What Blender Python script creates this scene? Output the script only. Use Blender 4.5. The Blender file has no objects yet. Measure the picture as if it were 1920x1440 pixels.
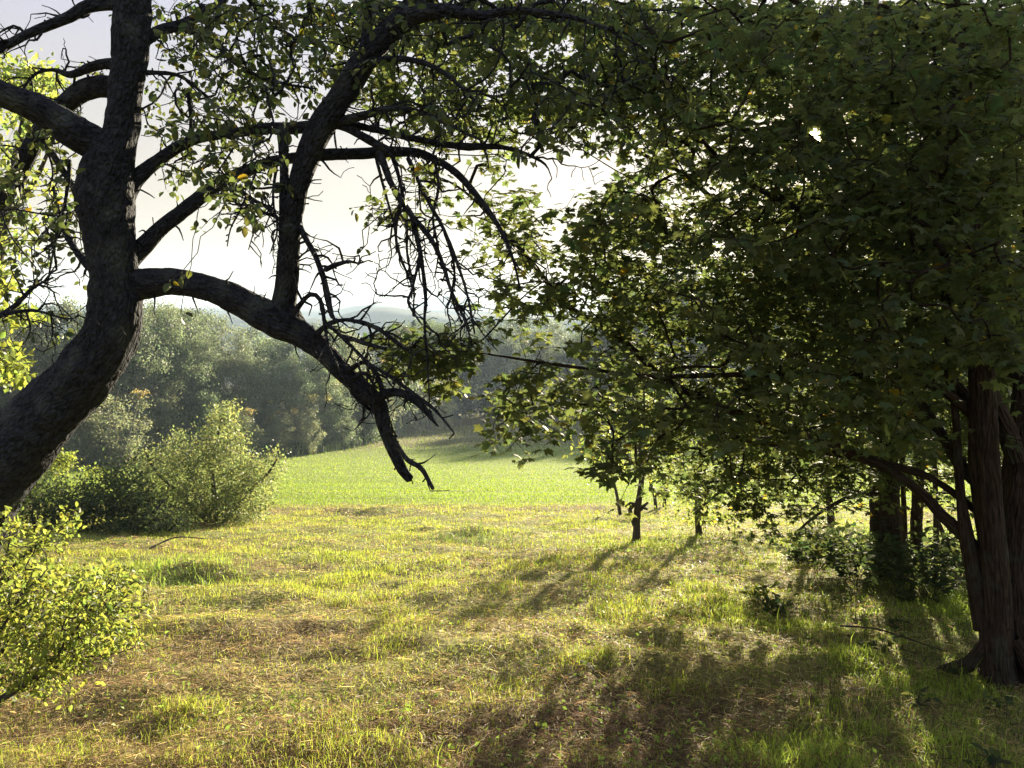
import bpy, math, random
import numpy as np

random.seed(7)
RS = np.random.RandomState(11)
scene = bpy.context.scene
COL = scene.collection

# ------------------------------------------------------------------ camera
CAM_H = 1.65
FPX = 1450.0                       # focal length in pixels of the 1920 px wide photograph
PITCH = math.atan(112.0 / FPX)
cd = bpy.data.cameras.new("camera")
cam = bpy.data.objects.new("camera", cd)
COL.objects.link(cam)
cam.location = (0, 0, CAM_H)
cam.rotation_euler = (math.pi / 2 - PITCH, 0, 0)
cd.sensor_width = 36.0
cd.lens = 36.0 * FPX / 1920.0
cd.clip_start = 0.05
cd.clip_end = 12000
scene.camera = cam


def raydir(px, py):
    u = (px - 960.0) / FPX
    v = (720.0 - py) / FPX
    return np.array([u, math.cos(PITCH) + v * math.sin(PITCH), -math.sin(PITCH) + v * math.cos(PITCH)])


def at(px, py, Y):
    """the world point at horizontal depth Y seen at photograph pixel (px, py)"""
    d = raydir(px, py)
    return np.array([0, 0, CAM_H]) + d * (Y / d[1])


SUN = raydir(1527, 254)
SUN = SUN / np.linalg.norm(SUN)
SUN_EL = math.asin(SUN[2])
SUN_AZ = math.atan2(SUN[0], SUN[1])

# ------------------------------------------------------------------ world
world = bpy.data.worlds.new("World")
scene.world = world
world.use_nodes = True
nt = world.node_tree
nt.nodes.clear()
wo = nt.nodes.new("ShaderNodeOutputWorld")
bg = nt.nodes.new("ShaderNodeBackground")
sky = nt.nodes.new("ShaderNodeTexSky")
sky.sky_type = 'NISHITA'
sky.sun_disc = False
sky.sun_elevation = SUN_EL
sky.sun_rotation = SUN_AZ
sky.air_density = 1.0
sky.dust_density = 2.0
sky.ozone_density = 1.0
bg.inputs['Strength'].default_value = 0.05
tc = nt.nodes.new("ShaderNodeTexCoord")
# pale high haze laid over the clear sky: lavender overhead, cream at the horizon
sep = nt.nodes.new("ShaderNodeSeparateXYZ")
nt.links.new(tc.outputs['Generated'], sep.inputs[0])
ramp = nt.nodes.new("ShaderNodeValToRGB")
ramp.color_ramp.elements[0].position = 0.0
ramp.color_ramp.elements[0].color = (2.9, 2.25, 1.6, 1)
ramp.color_ramp.elements[1].position = 0.60
ramp.color_ramp.elements[1].color = (2.5, 2.7, 3.7, 1)
e = ramp.color_ramp.elements.new(0.15); e.color = (2.65, 2.22, 1.72, 1)
e = ramp.color_ramp.elements.new(0.33); e.color = (2.3, 2.2, 2.6, 1)
nt.links.new(sep.outputs['Z'], ramp.inputs[0])
mixs = nt.nodes.new("ShaderNodeMixRGB")
mixs.inputs[0].default_value = 0.95
nt.links.new(sky.outputs[0], mixs.inputs[1])
nt.links.new(ramp.outputs[0], mixs.inputs[2])
# the sun itself: a small disc and the bright air round it
nrm = nt.nodes.new("ShaderNodeVectorMath"); nrm.operation = 'NORMALIZE'
nt.links.new(tc.outputs['Generated'], nrm.inputs[0])
dot = nt.nodes.new("ShaderNodeVectorMath"); dot.operation = 'DOT_PRODUCT'
nt.links.new(nrm.outputs[0], dot.inputs[0])
dot.inputs[1].default_value = tuple(SUN)
mx = nt.nodes.new("ShaderNodeMath"); mx.operation = 'MAXIMUM'; mx.inputs[1].default_value = 0.0
nt.links.new(dot.outputs['Value'], mx.inputs[0])


def wpow(p, col, amp):
    a = nt.nodes.new("ShaderNodeMath"); a.operation = 'POWER'; a.inputs[1].default_value = p
    nt.links.new(mx.outputs[0], a.inputs[0])
    b = nt.nodes.new("ShaderNodeVectorMath"); b.operation = 'SCALE'
    b.inputs[0].default_value = tuple(c * amp for c in col)
    nt.links.new(a.outputs[0], b.inputs['Scale'])
    return b


def wadd(x, y):
    a = nt.nodes.new("ShaderNodeVectorMath"); a.operation = 'ADD'
    nt.links.new(x, a.inputs[0]); nt.links.new(y, a.inputs[1])
    return a.outputs[0]


# evening haze is brightest towards the sun and much dimmer behind the viewer
hd = nt.nodes.new("ShaderNodeMapRange"); hd.inputs[1].default_value = -0.6; hd.inputs[2].default_value = 0.95
hd.inputs[3].default_value = 0.85; hd.inputs[4].default_value = 1.05; hd.interpolation_type = 'SMOOTHSTEP'
nt.links.new(dot.outputs['Value'], hd.inputs[0])
hs = nt.nodes.new("ShaderNodeVectorMath"); hs.operation = 'SCALE'
nt.links.new(mixs.outputs[0], hs.inputs[0]); nt.links.new(hd.outputs[0], hs.inputs['Scale'])
acc = wadd(hs.outputs[0], wpow(9, (1, .95, .84), .9).outputs[0])
acc = wadd(acc, wpow(900, (1, .62, .28), 6.0).outputs[0])
acc = wadd(acc, wpow(30000, (1, .80, .5), 160.0).outputs[0])
nt.links.new(acc, bg.inputs['Color'])
nt.links.new(bg.outputs[0], wo.inputs[0])

# ------------------------------------------------------------------ sun
sd = bpy.data.lights.new("sun", 'SUN')
sd.energy = 5.0
sd.angle = math.radians(0.6)
sd.color = (1.0, 0.86, 0.62)
so = bpy.data.objects.new("sun", sd)
COL.objects.link(so)
from mathutils import Vector
so.rotation_euler = Vector(tuple(SUN)).to_track_quat('Z', 'Y').to_euler()
so.location = (20, 50, 40)

scene.view_settings.view_transform = 'Standard'
scene.view_settings.look = 'None'
scene.view_settings.gamma = 1.0
scene.view_settings.exposure = 2.3
scene.render.engine = 'CYCLES'
scene.cycles.max_bounces = 6
scene.cycles.diffuse_bounces = 3
scene.cycles.glossy_bounces = 2
scene.cycles.transmission_bounces = 4
scene.cycles.volume_bounces = 0
scene.cycles.caustics_reflective = False
scene.cycles.caustics_refractive = False
scene.cycles.sample_clamp_indirect = 6.0
scene.cycles.use_denoising = True

# ------------------------------------------------------------------ noise


def _hash(ix, iy, iz, seed):
    n = (ix * 374761393 + iy * 668265263 + iz * 2147483647 + seed * 974634777) & 0xFFFFFFFF
    n = ((n ^ (n >> 13)) * 1274126177) & 0xFFFFFFFF
    n = (n ^ (n >> 16)) & 0xFFFF
    return n / 65535.0 * 2 - 1


def noise3(x, y, z, seed=0):
    x = np.asarray(x, float); y = np.asarray(y, float); z = np.asarray(z, float)
    x, y, z = np.broadcast_arrays(x, y, z)
    ix = np.floor(x).astype(np.int64); iy = np.floor(y).astype(np.int64); iz = np.floor(z).astype(np.int64)
    fx = x - ix; fy = y - iy; fz = z - iz
    fx = fx * fx * (3 - 2 * fx); fy = fy * fy * (3 - 2 * fy); fz = fz * fz * (3 - 2 * fz)
    r = 0
    for dx in (0, 1):
        wx = fx if dx else 1 - fx
        for dy in (0, 1):
            wy = fy if dy else 1 - fy
            for dz in (0, 1):
                wz = fz if dz else 1 - fz
                r = r + wx * wy * wz * _hash(ix + dx, iy + dy, iz + dz, seed)
    return r


def noise2(x, y, seed=0):
    return noise3(x, y, 0.5 * np.ones_like(np.asarray(x, float)), seed)


def fbm2(x, y, seed=0, octs=3):
    r = 0; a = 1.0; f = 1.0
    for i in range(octs):
        r = r + a * noise2(x * f, y * f, seed + i * 13)
        a *= 0.5; f *= 2.03
    return r


# ------------------------------------------------------------------ ground height
PY_ = np.array([-400, -60, 0, 3, 6, 10, 18, 35, 52, 107, 150, 260, 500, 2000.])
PZ_ = np.array([2.0, 0.3, 0, -.12, -.46, -1.16, -2.62, -5.45, -7.6, -11.9, -15.0, -24, -34, -44.])


def _smooth_prof(y):
    r = 0
    for k, w in ((-.12, .25), (0, .5), (.12, .25)):
        r = r + w * np.interp(y + k * (2.0 + np.abs(y)), PY_, PZ_)
    return r


YOFF = float(_smooth_prof(np.array([0.0]))[0])


def mown(x, y):
    """1 on the rough mown strip near the camera, 0 on the meadow beyond"""
    edge = 18.2 + 0.5 * noise2(x * .4, y * 0.0 + 3, 91)
    return 1 / (1 + np.exp((y - edge) / 0.55))


def ground_h(x, y):
    x = np.asarray(x, float); y = np.asarray(y, float)
    z = _smooth_prof(y) - YOFF
    # a low rise to the left (trees stand nearer there)
    m = mown(x, y)
    near = 1 / (1 + np.exp((np.hypot(x, y) - 40) / 6.0))
    z = z + m * near * (0.048 * fbm2(x * 1.1, y * 1.5, 3, 3) + .040 * noise2(x * 3.1, y * 4.0, 8) + .014 * noise2(x * 9, y * 9, 9))
    z = z + (1 - m) * near * (0.06 * noise2(x * .30, y * 1.5, 5) + 0.012 * noise2(x * 1.2, y * 4.0, 6))
    z = z + (1 - near) * 0.25 * noise2(x * .05, y * .05, 12)
    # left over windrow and tussocks
    z = z + 0.07 * np.exp(-((x + 1.9) / 1.0) ** 2 - ((y - 4.95 - .15 * (x + 1.9)) / 0.16) ** 2)
    z = z + 0.10 * np.exp(-((x + 2.9) / .5) ** 2 - ((y - 6.9) / 0.25) ** 2)
    z = z + 0.14 * np.exp(-((x + .55) / .30) ** 2 - ((y - 10.2) / 0.3) ** 2)
    z = z + 0.14 * np.exp(-((x + 2.6) / 1.1) ** 2 - ((y - 14.8) / 0.5) ** 2)
    return z


def gpix(px, py):
    """ground point seen at photograph pixel"""
    d = raydir(px, py)
    t0 = 0.8
    t = t0
    while t < 2500:
        p = np.array([0, 0, CAM_H]) + d * t
        if p[2] < float(ground_h(p[0], p[1])):
            break
        t0 = t
        t *= 1.03
    for _ in range(20):
        m = .5 * (t0 + t)
        p = np.array([0, 0, CAM_H]) + d * m
        if p[2] < float(ground_h(p[0], p[1])):
            t = m
        else:
            t0 = m
    return np.array([0, 0, CAM_H]) + d * t


def on_ground(x, y, dz=0.0):
    return np.array([x, y, float(ground_h(x, y)) + dz])


# ------------------------------------------------------------------ materials


def new_mat(name):
    m = bpy.data.materials.new(name)
    m.use_nodes = True
    m.node_tree.nodes.clear()
    return m, m.node_tree


def leaf_mat(name, base, trans, mix=0.5, rough=0.5, spec=0.3, var=0.35):
    """leaf surface: reflects a dark green, lets yellow green light through; a per-leaf tint varies it"""
    m, t = new_mat(name)
    out = t.nodes.new("ShaderNodeOutputMaterial")
    at_ = t.nodes.new("ShaderNodeAttribute"); at_.attribute_name = "tint"
    p = t.nodes.new("ShaderNodeBsdfPrincipled")
    p.inputs['Roughness'].default_value = rough
    p.inputs['Specular IOR Level'].default_value = spec
    tr = t.nodes.new("ShaderNodeBsdfTranslucent")
    m1 = t.nodes.new("ShaderNodeMixRGB"); m1.blend_type = 'MULTIPLY'; m1.inputs[0].default_value = 1
    m1.inputs[1].default_value = (*base, 1)
    m2 = t.nodes.new("ShaderNodeMixRGB"); m2.blend_type = 'MULTIPLY'; m2.inputs[0].default_value = 1
    m2.inputs[1].default_value = (*trans, 1)
    t.links.new(at_.outputs['Color'], m1.inputs[2]); t.links.new(at_.outputs['Color'], m2.inputs[2])
    t.links.new(m1.outputs[0], p.inputs['Base Color']); t.links.new(m2.outputs[0], tr.inputs['Color'])
    mx_ = t.nodes.new("ShaderNodeMixShader"); mx_.inputs[0].default_value = mix
    t.links.new(p.outputs[0], mx_.inputs[1]); t.links.new(tr.outputs[0], mx_.inputs[2])
    t.links.new(mx_.outputs[0], out.inputs[0])
    return m


def bark_mat(name, c0, c1, c2, scale=(26, 26, 7), bump=0.6, dist=0.02):
    m, t = new_mat(name)
    out = t.nodes.new("ShaderNodeOutputMaterial")
    p = t.nodes.new("ShaderNodeBsdfPrincipled")
    p.inputs['Roughness'].default_value = 0.9
    p.inputs['Specular IOR Level'].default_value = 0.15
    a = t.nodes.new("ShaderNodeAttribute"); a.attribute_name = "along"
    mp = t.nodes.new("ShaderNodeMapping"); mp.inputs['Scale'].default_value = scale
    t.links.new(a.outputs['Vector'], mp.inputs[0])
    n1 = t.nodes.new("ShaderNodeTexNoise"); n1.inputs['Scale'].default_value = 1.0; n1.inputs['Detail'].default_value = 6
    n1.inputs['Distortion'].default_value = 0.8
    t.links.new(mp.outputs[0], n1.inputs[0])
    v = t.nodes.new("ShaderNodeTexVoronoi"); v.feature = 'DISTANCE_TO_EDGE'; v.inputs['Scale'].default_value = 1.1
    mv = t.nodes.new("ShaderNodeMixRGB"); mv.inputs[0].default_value = 0.25
    t.links.new(mp.outputs[0], mv.inputs[1]); t.links.new(n1.outputs['Color'], mv.inputs[2])
    t.links.new(mv.outputs[0], v.inputs[0])
    n2 = t.nodes.new("ShaderNodeTexNoise"); n2.inputs['Scale'].default_value = 7.0; n2.inputs['Detail'].default_value = 3
    t.links.new(a.outputs['Vector'], n2.inputs[0])
    r = t.nodes.new("ShaderNodeValToRGB")
    r.color_ramp.elements[0].position = 0.30; r.color_ramp.elements[0].color = (*c0, 1)
    r.color_ramp.elements[1].position = 0.68; r.color_ramp.elements[1].color = (*c1, 1)
    t.links.new(n1.outputs[0], r.inputs[0])
    r2 = t.nodes.new("ShaderNodeValToRGB")
    r2.color_ramp.elements[0].position = 0.55; r2.color_ramp.elements[0].color = (0, 0, 0, 1)
    r2.color_ramp.elements[1].position = 0.68; r2.color_ramp.elements[1].color = (1, 1, 1, 1)
    t.links.new(n2.outputs[0], r2.inputs[0])
    mc = t.nodes.new("ShaderNodeMixRGB"); mc.inputs[2].default_value = (*c2, 1)
    t.links.new(r2.outputs[0], mc.inputs[0]); t.links.new(r.outputs[0], mc.inputs[1])
    t.links.new(mc.outputs[0], p.inputs['Base Color'])
    ad = t.nodes.new("ShaderNodeMath"); ad.operation = 'ADD'
    ms = t.nodes.new("ShaderNodeMath"); ms.operation = 'MULTIPLY'; ms.inputs[1].default_value = 1.6
    mn = t.nodes.new("ShaderNodeMath"); mn.operation = 'MINIMUM'; mn.inputs[1].default_value = 0.3
    t.links.new(v.outputs['Distance'], mn.inputs[0]); t.links.new(mn.outputs[0], ms.inputs[0])
    t.links.new(ms.outputs[0], ad.inputs[0]); t.links.new(n1.outputs[0], ad.inputs[1])
    b = t.nodes.new("ShaderNodeBump"); b.inputs['Strength'].default_value = bump; b.inputs['Distance'].default_value = dist
    t.links.new(ad.outputs[0], b.inputs['Height']); t.links.new(b.outputs[0], p.inputs['Normal'])
    t.links.new(p.outputs[0], out.inputs[0])
    return m


M_APPLE_BARK = bark_mat("apple_bark", (.012, .013, .017), (.052, .056, .066), (.075, .085, .08), (60, 60, 34), 1.0, .03)
M_MAPLE_BARK = bark_mat("maple_bark", (.018, .013, .010), (.072, .050, .036), (.060, .058, .042), (60, 60, 9), 1.0, .035)
M_THIN_BARK = bark_mat("twig_bark", (.035, .030, .026), (.075, .062, .05), (.07, .075, .06), (40, 40, 18), 0.4, .004)
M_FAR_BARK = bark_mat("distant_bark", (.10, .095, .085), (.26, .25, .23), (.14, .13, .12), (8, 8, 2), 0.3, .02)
M_APPLE_LEAF = leaf_mat("apple_leaf", (.042, .058, .030), (.15, .19, .045), .45)
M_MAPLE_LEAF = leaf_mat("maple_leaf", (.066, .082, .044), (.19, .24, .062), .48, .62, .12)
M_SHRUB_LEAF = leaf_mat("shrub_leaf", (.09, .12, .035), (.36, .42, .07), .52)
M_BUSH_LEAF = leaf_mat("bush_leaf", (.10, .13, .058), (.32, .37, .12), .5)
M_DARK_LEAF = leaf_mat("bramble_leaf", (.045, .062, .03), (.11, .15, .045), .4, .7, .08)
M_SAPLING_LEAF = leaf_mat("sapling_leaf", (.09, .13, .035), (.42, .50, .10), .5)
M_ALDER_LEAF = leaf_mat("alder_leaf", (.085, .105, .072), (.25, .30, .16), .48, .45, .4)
M_CONIFER = leaf_mat("conifer_needles", (.030, .055, .035), (.06, .10, .045), .3)
M_GRASS = leaf_mat("grass_blade", (1, 1, 1), (1, 1, 1), .52, .55, .25)

# ground
M_GROUND, t = new_mat("turf_soil")
out = t.nodes.new("ShaderNodeOutputMaterial")
p = t.nodes.new("ShaderNodeBsdfPrincipled"); p.inputs['Roughness'].default_value = 0.95
p.inputs['Specular IOR Level'].default_value = 0.1
a = t.nodes.new("ShaderNodeAttribute"); a.attribute_name = "tint"
g = t.nodes.new("ShaderNodeNewGeometry")
n = t.nodes.new("ShaderNodeTexNoise"); n.inputs['Scale'].default_value = 30; n.inputs['Detail'].default_value = 8
t.links.new(g.outputs['Position'], n.inputs[0])
mm = t.nodes.new("ShaderNodeMapRange"); mm.inputs[1].default_value = .3; mm.inputs[2].default_value = .7
mm.inputs[3].default_value = .4; mm.inputs[4].default_value = 1.5
t.links.new(n.outputs[0], mm.inputs[0])
vm = t.nodes.new("ShaderNodeVectorMath"); vm.operation = 'SCALE'
t.links.new(a.outputs['Color'], vm.inputs[0]); t.links.new(mm.outputs[0], vm.inputs['Scale'])
t.links.new(vm.outputs[0], p.inputs['Base Color'])
b = t.nodes.new("ShaderNodeBump"); b.inputs['Strength'].default_value = .8; b.inputs['Distance'].default_value = .03
t.links.new(n.outputs[0], b.inputs['Height']); t.links.new(b.outputs[0], p.inputs['Normal'])
t.links.new(p.outputs[0], out.inputs[0])

# ------------------------------------------------------------------ mesh building


class Acc:
    def __init__(self):
        self.V = []; self.Q = []; self.T = []; self.C = []; self.A = []; self.n = 0

    def add(self, V, quads=None, tris=None, col=None, along=None):
        V = np.asarray(V, np.float32)
        k = len(V)
        self.V.append(V)
        if quads is not None and len(quads): self.Q.append(np.asarray(quads, np.int64) + self.n)
        if tris is not None and len(tris): self.T.append(np.asarray(tris, np.int64) + self.n)
        self.C.append(np.ones((k, 3), np.float32) if col is None else np.broadcast_to(np.asarray(col, np.float32), (k, 3)))
        self.A.append(V * 0 if along is None else np.asarray(along, np.float32))
        self.n += k

    def build(self, name, mat, parent=None, origin=(0, 0, 0), smooth=False, what='tint'):
        if self.n == 0: return None
        V = np.concatenate(self.V) - np.asarray(origin, np.float32)
        loops = []; tot = []
        if self.Q:
            q = np.concatenate(self.Q); loops.append(q.ravel()); tot.append(np.full(len(q), 4, np.int32))
        if self.T:
            q = np.concatenate(self.T); loops.append(q.ravel()); tot.append(np.full(len(q), 3, np.int32))
        L = np.concatenate(loops).astype(np.int32); tt = np.concatenate(tot)
        st = np.concatenate([[0], np.cumsum(tt)[:-1]]).astype(np.int32)
        me = bpy.data.meshes.new(name)
        me.vertices.add(len(V)); me.vertices.foreach_set("co", V.astype(np.float32).ravel())
        me.loops.add(len(L)); me.loops.foreach_set("vertex_index", L)
        me.polygons.add(len(tt)); me.polygons.foreach_set("loop_start", st)
        try: me.polygons.foreach_set("loop_total", tt)
        except Exception: pass
        if smooth: me.polygons.foreach_set("use_smooth", np.ones(len(tt), bool))
        if what == 'tint':
            c = np.concatenate(self.C); c4 = np.ones((len(c), 4), np.float32); c4[:, :3] = c
            at2 = me.attributes.new("tint", 'FLOAT_COLOR', 'POINT'); at2.data.foreach_set("color", c4.ravel())
        else:
            at2 = me.attributes.new("along", 'FLOAT_VECTOR', 'POINT'); at2.data.foreach_set("vector", np.concatenate(self.A).ravel())
        me.update(calc_edges=True)
        me.materials.append(mat)
        o = bpy.data.objects.new(name, me)
        COL.objects.link(o)
        if parent is not None: o.parent = parent
        else: o.location = tuple(float(x) for x in origin)
        return o


def thing(name, loc, label, cat, group=None):
    o = bpy.data.objects.new(name, None)
    o.empty_display_size = 0.2
    COL.objects.link(o)
    o.location = tuple(float(x) for x in loc)
    o['label'] = label; o['category'] = cat
    if group: o['group'] = group
    return o


def spline(P, step=0.04):
    """Catmull-Rom through rows (x, y, z, r), resampled about every step metres"""
    P = np.asarray(P, float)
    if len(P) == 2:
        n_ = max(2, int(np.linalg.norm(P[1, :3] - P[0, :3]) / step) + 1)
        return P[0] + (P[1] - P[0]) * np.linspace(0, 1, n_)[:, None]
    Q = np.vstack([2 * P[0] - P[1], P, 2 * P[-1] - P[-2]])
    out_ = []
    for i in range(1, len(Q) - 2):
        L = np.linalg.norm(Q[i + 1, :3] - Q[i, :3])
        n_ = max(1, int(round(L / step)))
        tt = np.linspace(0, 1, n_, endpoint=False)[:, None]
        a_, b_, c_, d_ = Q[i - 1], Q[i], Q[i + 1], Q[i + 2]
        out_.append(.5 * ((2 * b_) + (-a_ + c_) * tt + (2 * a_ - 5 * b_ + 4 * c_ - d_) * tt ** 2 + (-a_ + 3 * b_ - 3 * c_ + d_) * tt ** 3))
    out_.append(P[-1:])
    R = np.vstack(out_)
    R[:, 3] = np.maximum(R[:, 3], P[:, 3].min() * .8)
    return R


def tube(acc, S, sides=8, rough=0.0, nscale=9.0, cap=True, seed=0, zs=.55, lump=0.0):
    """skin a spline with a tube; rough is relative displacement"""
    S = np.asarray(S, float)
    n_ = len(S)
    if n_ < 2: return
    T = np.gradient(S[:, :3], axis=0)
    T /= np.linalg.norm(T, axis=1)[:, None] + 1e-9
    u = np.cross(T[0], [0.3, 0.2, 1.0]); u /= np.linalg.norm(u) + 1e-9
    U = np.empty((n_, 3))
    for i in range(n_):
        u = u - T[i] * np.dot(u, T[i]); u = u / (np.linalg.norm(u) + 1e-9); U[i] = u
    W = np.cross(T, U)
    ang = np.linspace(0, 2 * math.pi, sides, endpoint=False)
    ca, sa = np.cos(ang), np.sin(ang)
    s = np.concatenate([[0], np.cumsum(np.linalg.norm(np.diff(S[:, :3], axis=0), axis=1))])
    r = S[:, 3:4] * np.ones((1, sides))
    r0 = float(np.mean(S[:, 3]))
    al = np.stack([r * ca, r * sa, np.broadcast_to(s[:, None], r.shape)], -1)
    if rough > 0:
        q = al * nscale
        nn = noise3(q[..., 0], q[..., 1], q[..., 2] * zs, 17 + seed) + .6 * noise3(q[..., 0] * 2.3, q[..., 1] * 2.3, q[..., 2] * 2.9 * zs, 31 + seed)
        r = r * (1 + rough * nn)
    if lump > 0:
        r = r * (1 + lump * noise3(ca[None, :] * 1.2 + 0 * r, sa[None, :] * 1.2 + 0 * r, s[:, None] * 3.0 + 0 * r, 5 + seed))
    V = S[:, None, :3] + U[:, None, :] * (r * ca)[..., None] + W[:, None, :] * (r * sa)[..., None]
    V = V.reshape(-1, 3); al = al.reshape(-1, 3) + seed * 1.37
    i0 = np.arange(n_ - 1)[:, None] * sides; j = np.arange(sides)[None, :]; jn = (j + 1) % sides
    Q = np.stack([i0 + j, i0 + jn, i0 + sides + jn, i0 + sides + j], -1).reshape(-1, 4)
    tr = None
    if cap:
        V = np.vstack([V, S[-1:, :3] + T[-1:] * S[-1, 3] * .5])
        al = np.vstack([al, al[-1:]])
        b0 = (n_ - 1) * sides
        tr = np.stack([b0 + np.arange(sides), b0 + (np.arange(sides) + 1) % sides, np.full(sides, n_ * sides)], -1)
    acc.add(V, quads=Q, tris=tr, along=al)


# --- leaf templates: (verts, tris); y runs along the leaf, length 1 from petiole base to tip
def tmpl_oval(pet=.28, w=.22, fold=.09):
    V = [(-.012, 0, 0), (.012, 0, 0), (.0, pet + .02, 0),
         (0, pet, 0), (w * .85, pet + .2, fold), (w, pet + .42, fold), (w * .45, .92, fold * .4), (0, 1.0, -.06),
         (-w * .45, .92, fold * .4), (-w, pet + .42, fold), (-w * .85, pet + .2, fold), (0, pet + .3, -.02), (0, .82, -.04)]
    T = [(0, 1, 2), (3, 4, 11), (4, 5, 11), (5, 12, 11), (5, 6, 12), (6, 7, 12), (7, 8, 12), (8, 9, 12), (9, 11, 12), (9, 10, 11), (10, 3, 11)]
    return np.array(V), np.array(T)


def tmpl_simple(pet=.15, w=.22):
    V = [(0, 0, 0), (w, pet + .3, .06), (0, 1, -.05), (-w, pet + .3, .06), (0, pet, 0)]
    T = [(4, 1, 2), (4, 2, 3)]
    return np.array(V), np.array(T)


def tmpl_maple(pet=.38):
    c = (0, .42)
    pts = [(0, .30), (.13, .22), (.34, .20), (.27, .34), (.47, .50), (.42, .60), (.52, .72), (.30, .66), (.20, .60), (.22, .80), (.12, .78), (0, 1.06)]
    pts = pts + [(-x, y) for (x, y) in pts[-2:0:-1]]
    s = 1 - pet
    V = [(-.010, 0, 0), (.010, 0, 0), (0, pet + .30 * s, 0), (c[0], pet + c[1] * s, .02)]
    for (x, y) in pts:
        V.append((x * s * 1.12, pet + (y - .1) * s, -.10 * abs(x) - (.07 if y > .9 else 0)))
    k = len(pts)
    T = [(0, 1, 2)] + [(3, 4 + i, 4 + (i + 1) % k) for i in range(k)]
    return np.array(V), np.array(T)


OVAL = tmpl_oval(); SIMPLE = tmpl_simple(); MAPLE = tmpl_maple()


def leaves(acc, tmpl, P, D, N, size, col):
    """P base points, D directions along the leaf, N approximate normals"""
    TV, TT = tmpl
    n_ = len(P)
    if n_ == 0: return
    D = D / (np.linalg.norm(D, axis=1)[:, None] + 1e-9)
    X = np.cross(D, N); X /= np.linalg.norm(X, axis=1)[:, None] + 1e-9
    Z = np.cross(X, D)
    size = np.asarray(size)[:, None, None]
    V = P[:, None, :] + size * (TV[None, :, 0:1] * X[:, None, :] + TV[None, :, 1:2] * D[:, None, :] + TV[None, :, 2:3] * Z[:, None, :])
    k = len(TV)
    T = TT[None] + (np.arange(n_) * k)[:, None, None]
    C = np.repeat(col, k, axis=0)
    acc.add(V.reshape(-1, 3), tris=T.reshape(-1, 3), col=C)


def tint(n_, rs, v=.3, warm=.12, yellow=0.0):
    b = 1 + v * rs.randn(n_) * .6
    b = np.clip(b, .45, 1.7)
    w = warm * rs.randn(n_)
    c = np.stack([b * (1 + w), b, b * (1 - .5 * w)], -1)
    if yellow > 0:
        k = rs.rand(n_) < yellow
        c[k] = c[k] * np.array([2.6, 1.5, .5])
    return np.clip(c, .1, 3)


# --- growing branchwork towards target points
def grow(nodes, dirs, targets, rs, seg=.12, sag=0.0, jit=.012, tip=.0022, expo=.42, maxr=.03, order=True, bend=.35):
    """nodes: (n,3) points on existing wood; dirs their directions. Returns list of (k,4) polylines and the tip segments"""
    cap = len(nodes) + len(targets) * 16 + 10
    N = np.empty((cap, 3)); D = np.empty((cap, 3)); par = np.full(cap, -1)
    n0 = len(nodes); N[:n0] = nodes; D[:n0] = dirs
    n_ = n0
    if order:
        dmin = np.array([np.min(np.sum((nodes - t_) ** 2, 1)) for t_ in targets])
        idx = np.argsort(dmin)
    else:
        idx = np.arange(len(targets))
    cnt = np.zeros(cap)
    paths = []
    for ti in idx:
        t_ = targets[ti]
        d2 = np.sum((N[:n_] - t_) ** 2, 1)
        i = int(np.argmin(d2))
        L = math.sqrt(d2[i])
        if L < .03: continue
        if n_ + int(L / seg) + 6 > cap: break
        k = min(12, max(2, int(L / seg) + 1))
        p0 = N[i]; p1 = p0 + D[i] * L * bend + np.array([0, 0, sag * L]); p2 = t_
        u = np.linspace(0, 1, k + 1)[1:, None]
        path = (1 - u) ** 2 * p0 + 2 * u * (1 - u) * p1 + u * u * p2
        path[:-1] += rs.randn(k - 1, 3) * jit
        full = np.vstack([p0, path])
        dd = np.gradient(full, axis=0); dd /= np.linalg.norm(dd, axis=1)[:, None] + 1e-9
        ids = np.arange(n_, n_ + k)
        N[n_:n_ + k] = path; D[n_:n_ + k] = dd[1:]
        par[n_] = i; par[n_ + 1:n_ + k] = ids[:-1]
        n_ += k
        paths.append((i, ids))
    # pipe model
    for (i, ids) in paths:
        j = ids[-1]
        while j >= 0 and j >= n0:
            cnt[j] += 1; j = par[j]
    R = np.minimum(maxr, tip * np.maximum(cnt, 1) ** expo)
    out_ = []
    for (i, ids) in paths:
        r0 = R[ids[0]]
        out_.append(np.hstack([np.vstack([N[i], N[ids]]), np.concatenate([[r0], R[ids]])[:, None]]))
    return out_, N[n0:n_], D[n0:n_], cnt[n0:n_]


def gnarl(acc, base, d0, length, r0, rs, depth=0, droop=-.25, tips=None, seg=.03, wig=.62, kids=.45, sides=5):
    """crooked dead-ish apple twig with short spurs"""
    k = max(3, int(length / seg))
    p = np.array(base, float); d = np.array(d0, float); d /= np.linalg.norm(d) + 1e-9
    pts = [[*p, r0]]
    for i in range(k):
        d = d + rs.randn(3) * wig * .55 + np.array([0, 0, droop * .12])
        d /= np.linalg.norm(d) + 1e-9
        p = p + d * seg
        r = r0 * (1 - .72 * (i + 1) / k) * (1 + .18 * rs.randn() * .6)
        pts.append([*p, max(r, .0016)])
        if depth < 3 and rs.rand() < kids:
            side = np.cross(d, rs.randn(3)); side /= np.linalg.norm(side) + 1e-9
            L2 = length * rs.uniform(.12, .5) * (1 - .5 * i / k)
            if L2 > .03:
                gnarl(acc, p, side * .9 + d * .45, L2, max(.0017, r * .7), rs, depth + 1, droop, tips, seg * .85, wig, kids * .8, 4)
    tube(acc, pts, sides if r0 > .003 else 4, seed=int(rs.randint(50)))
    if tips is not None: tips.append((p.copy(), d.copy()))


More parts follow.
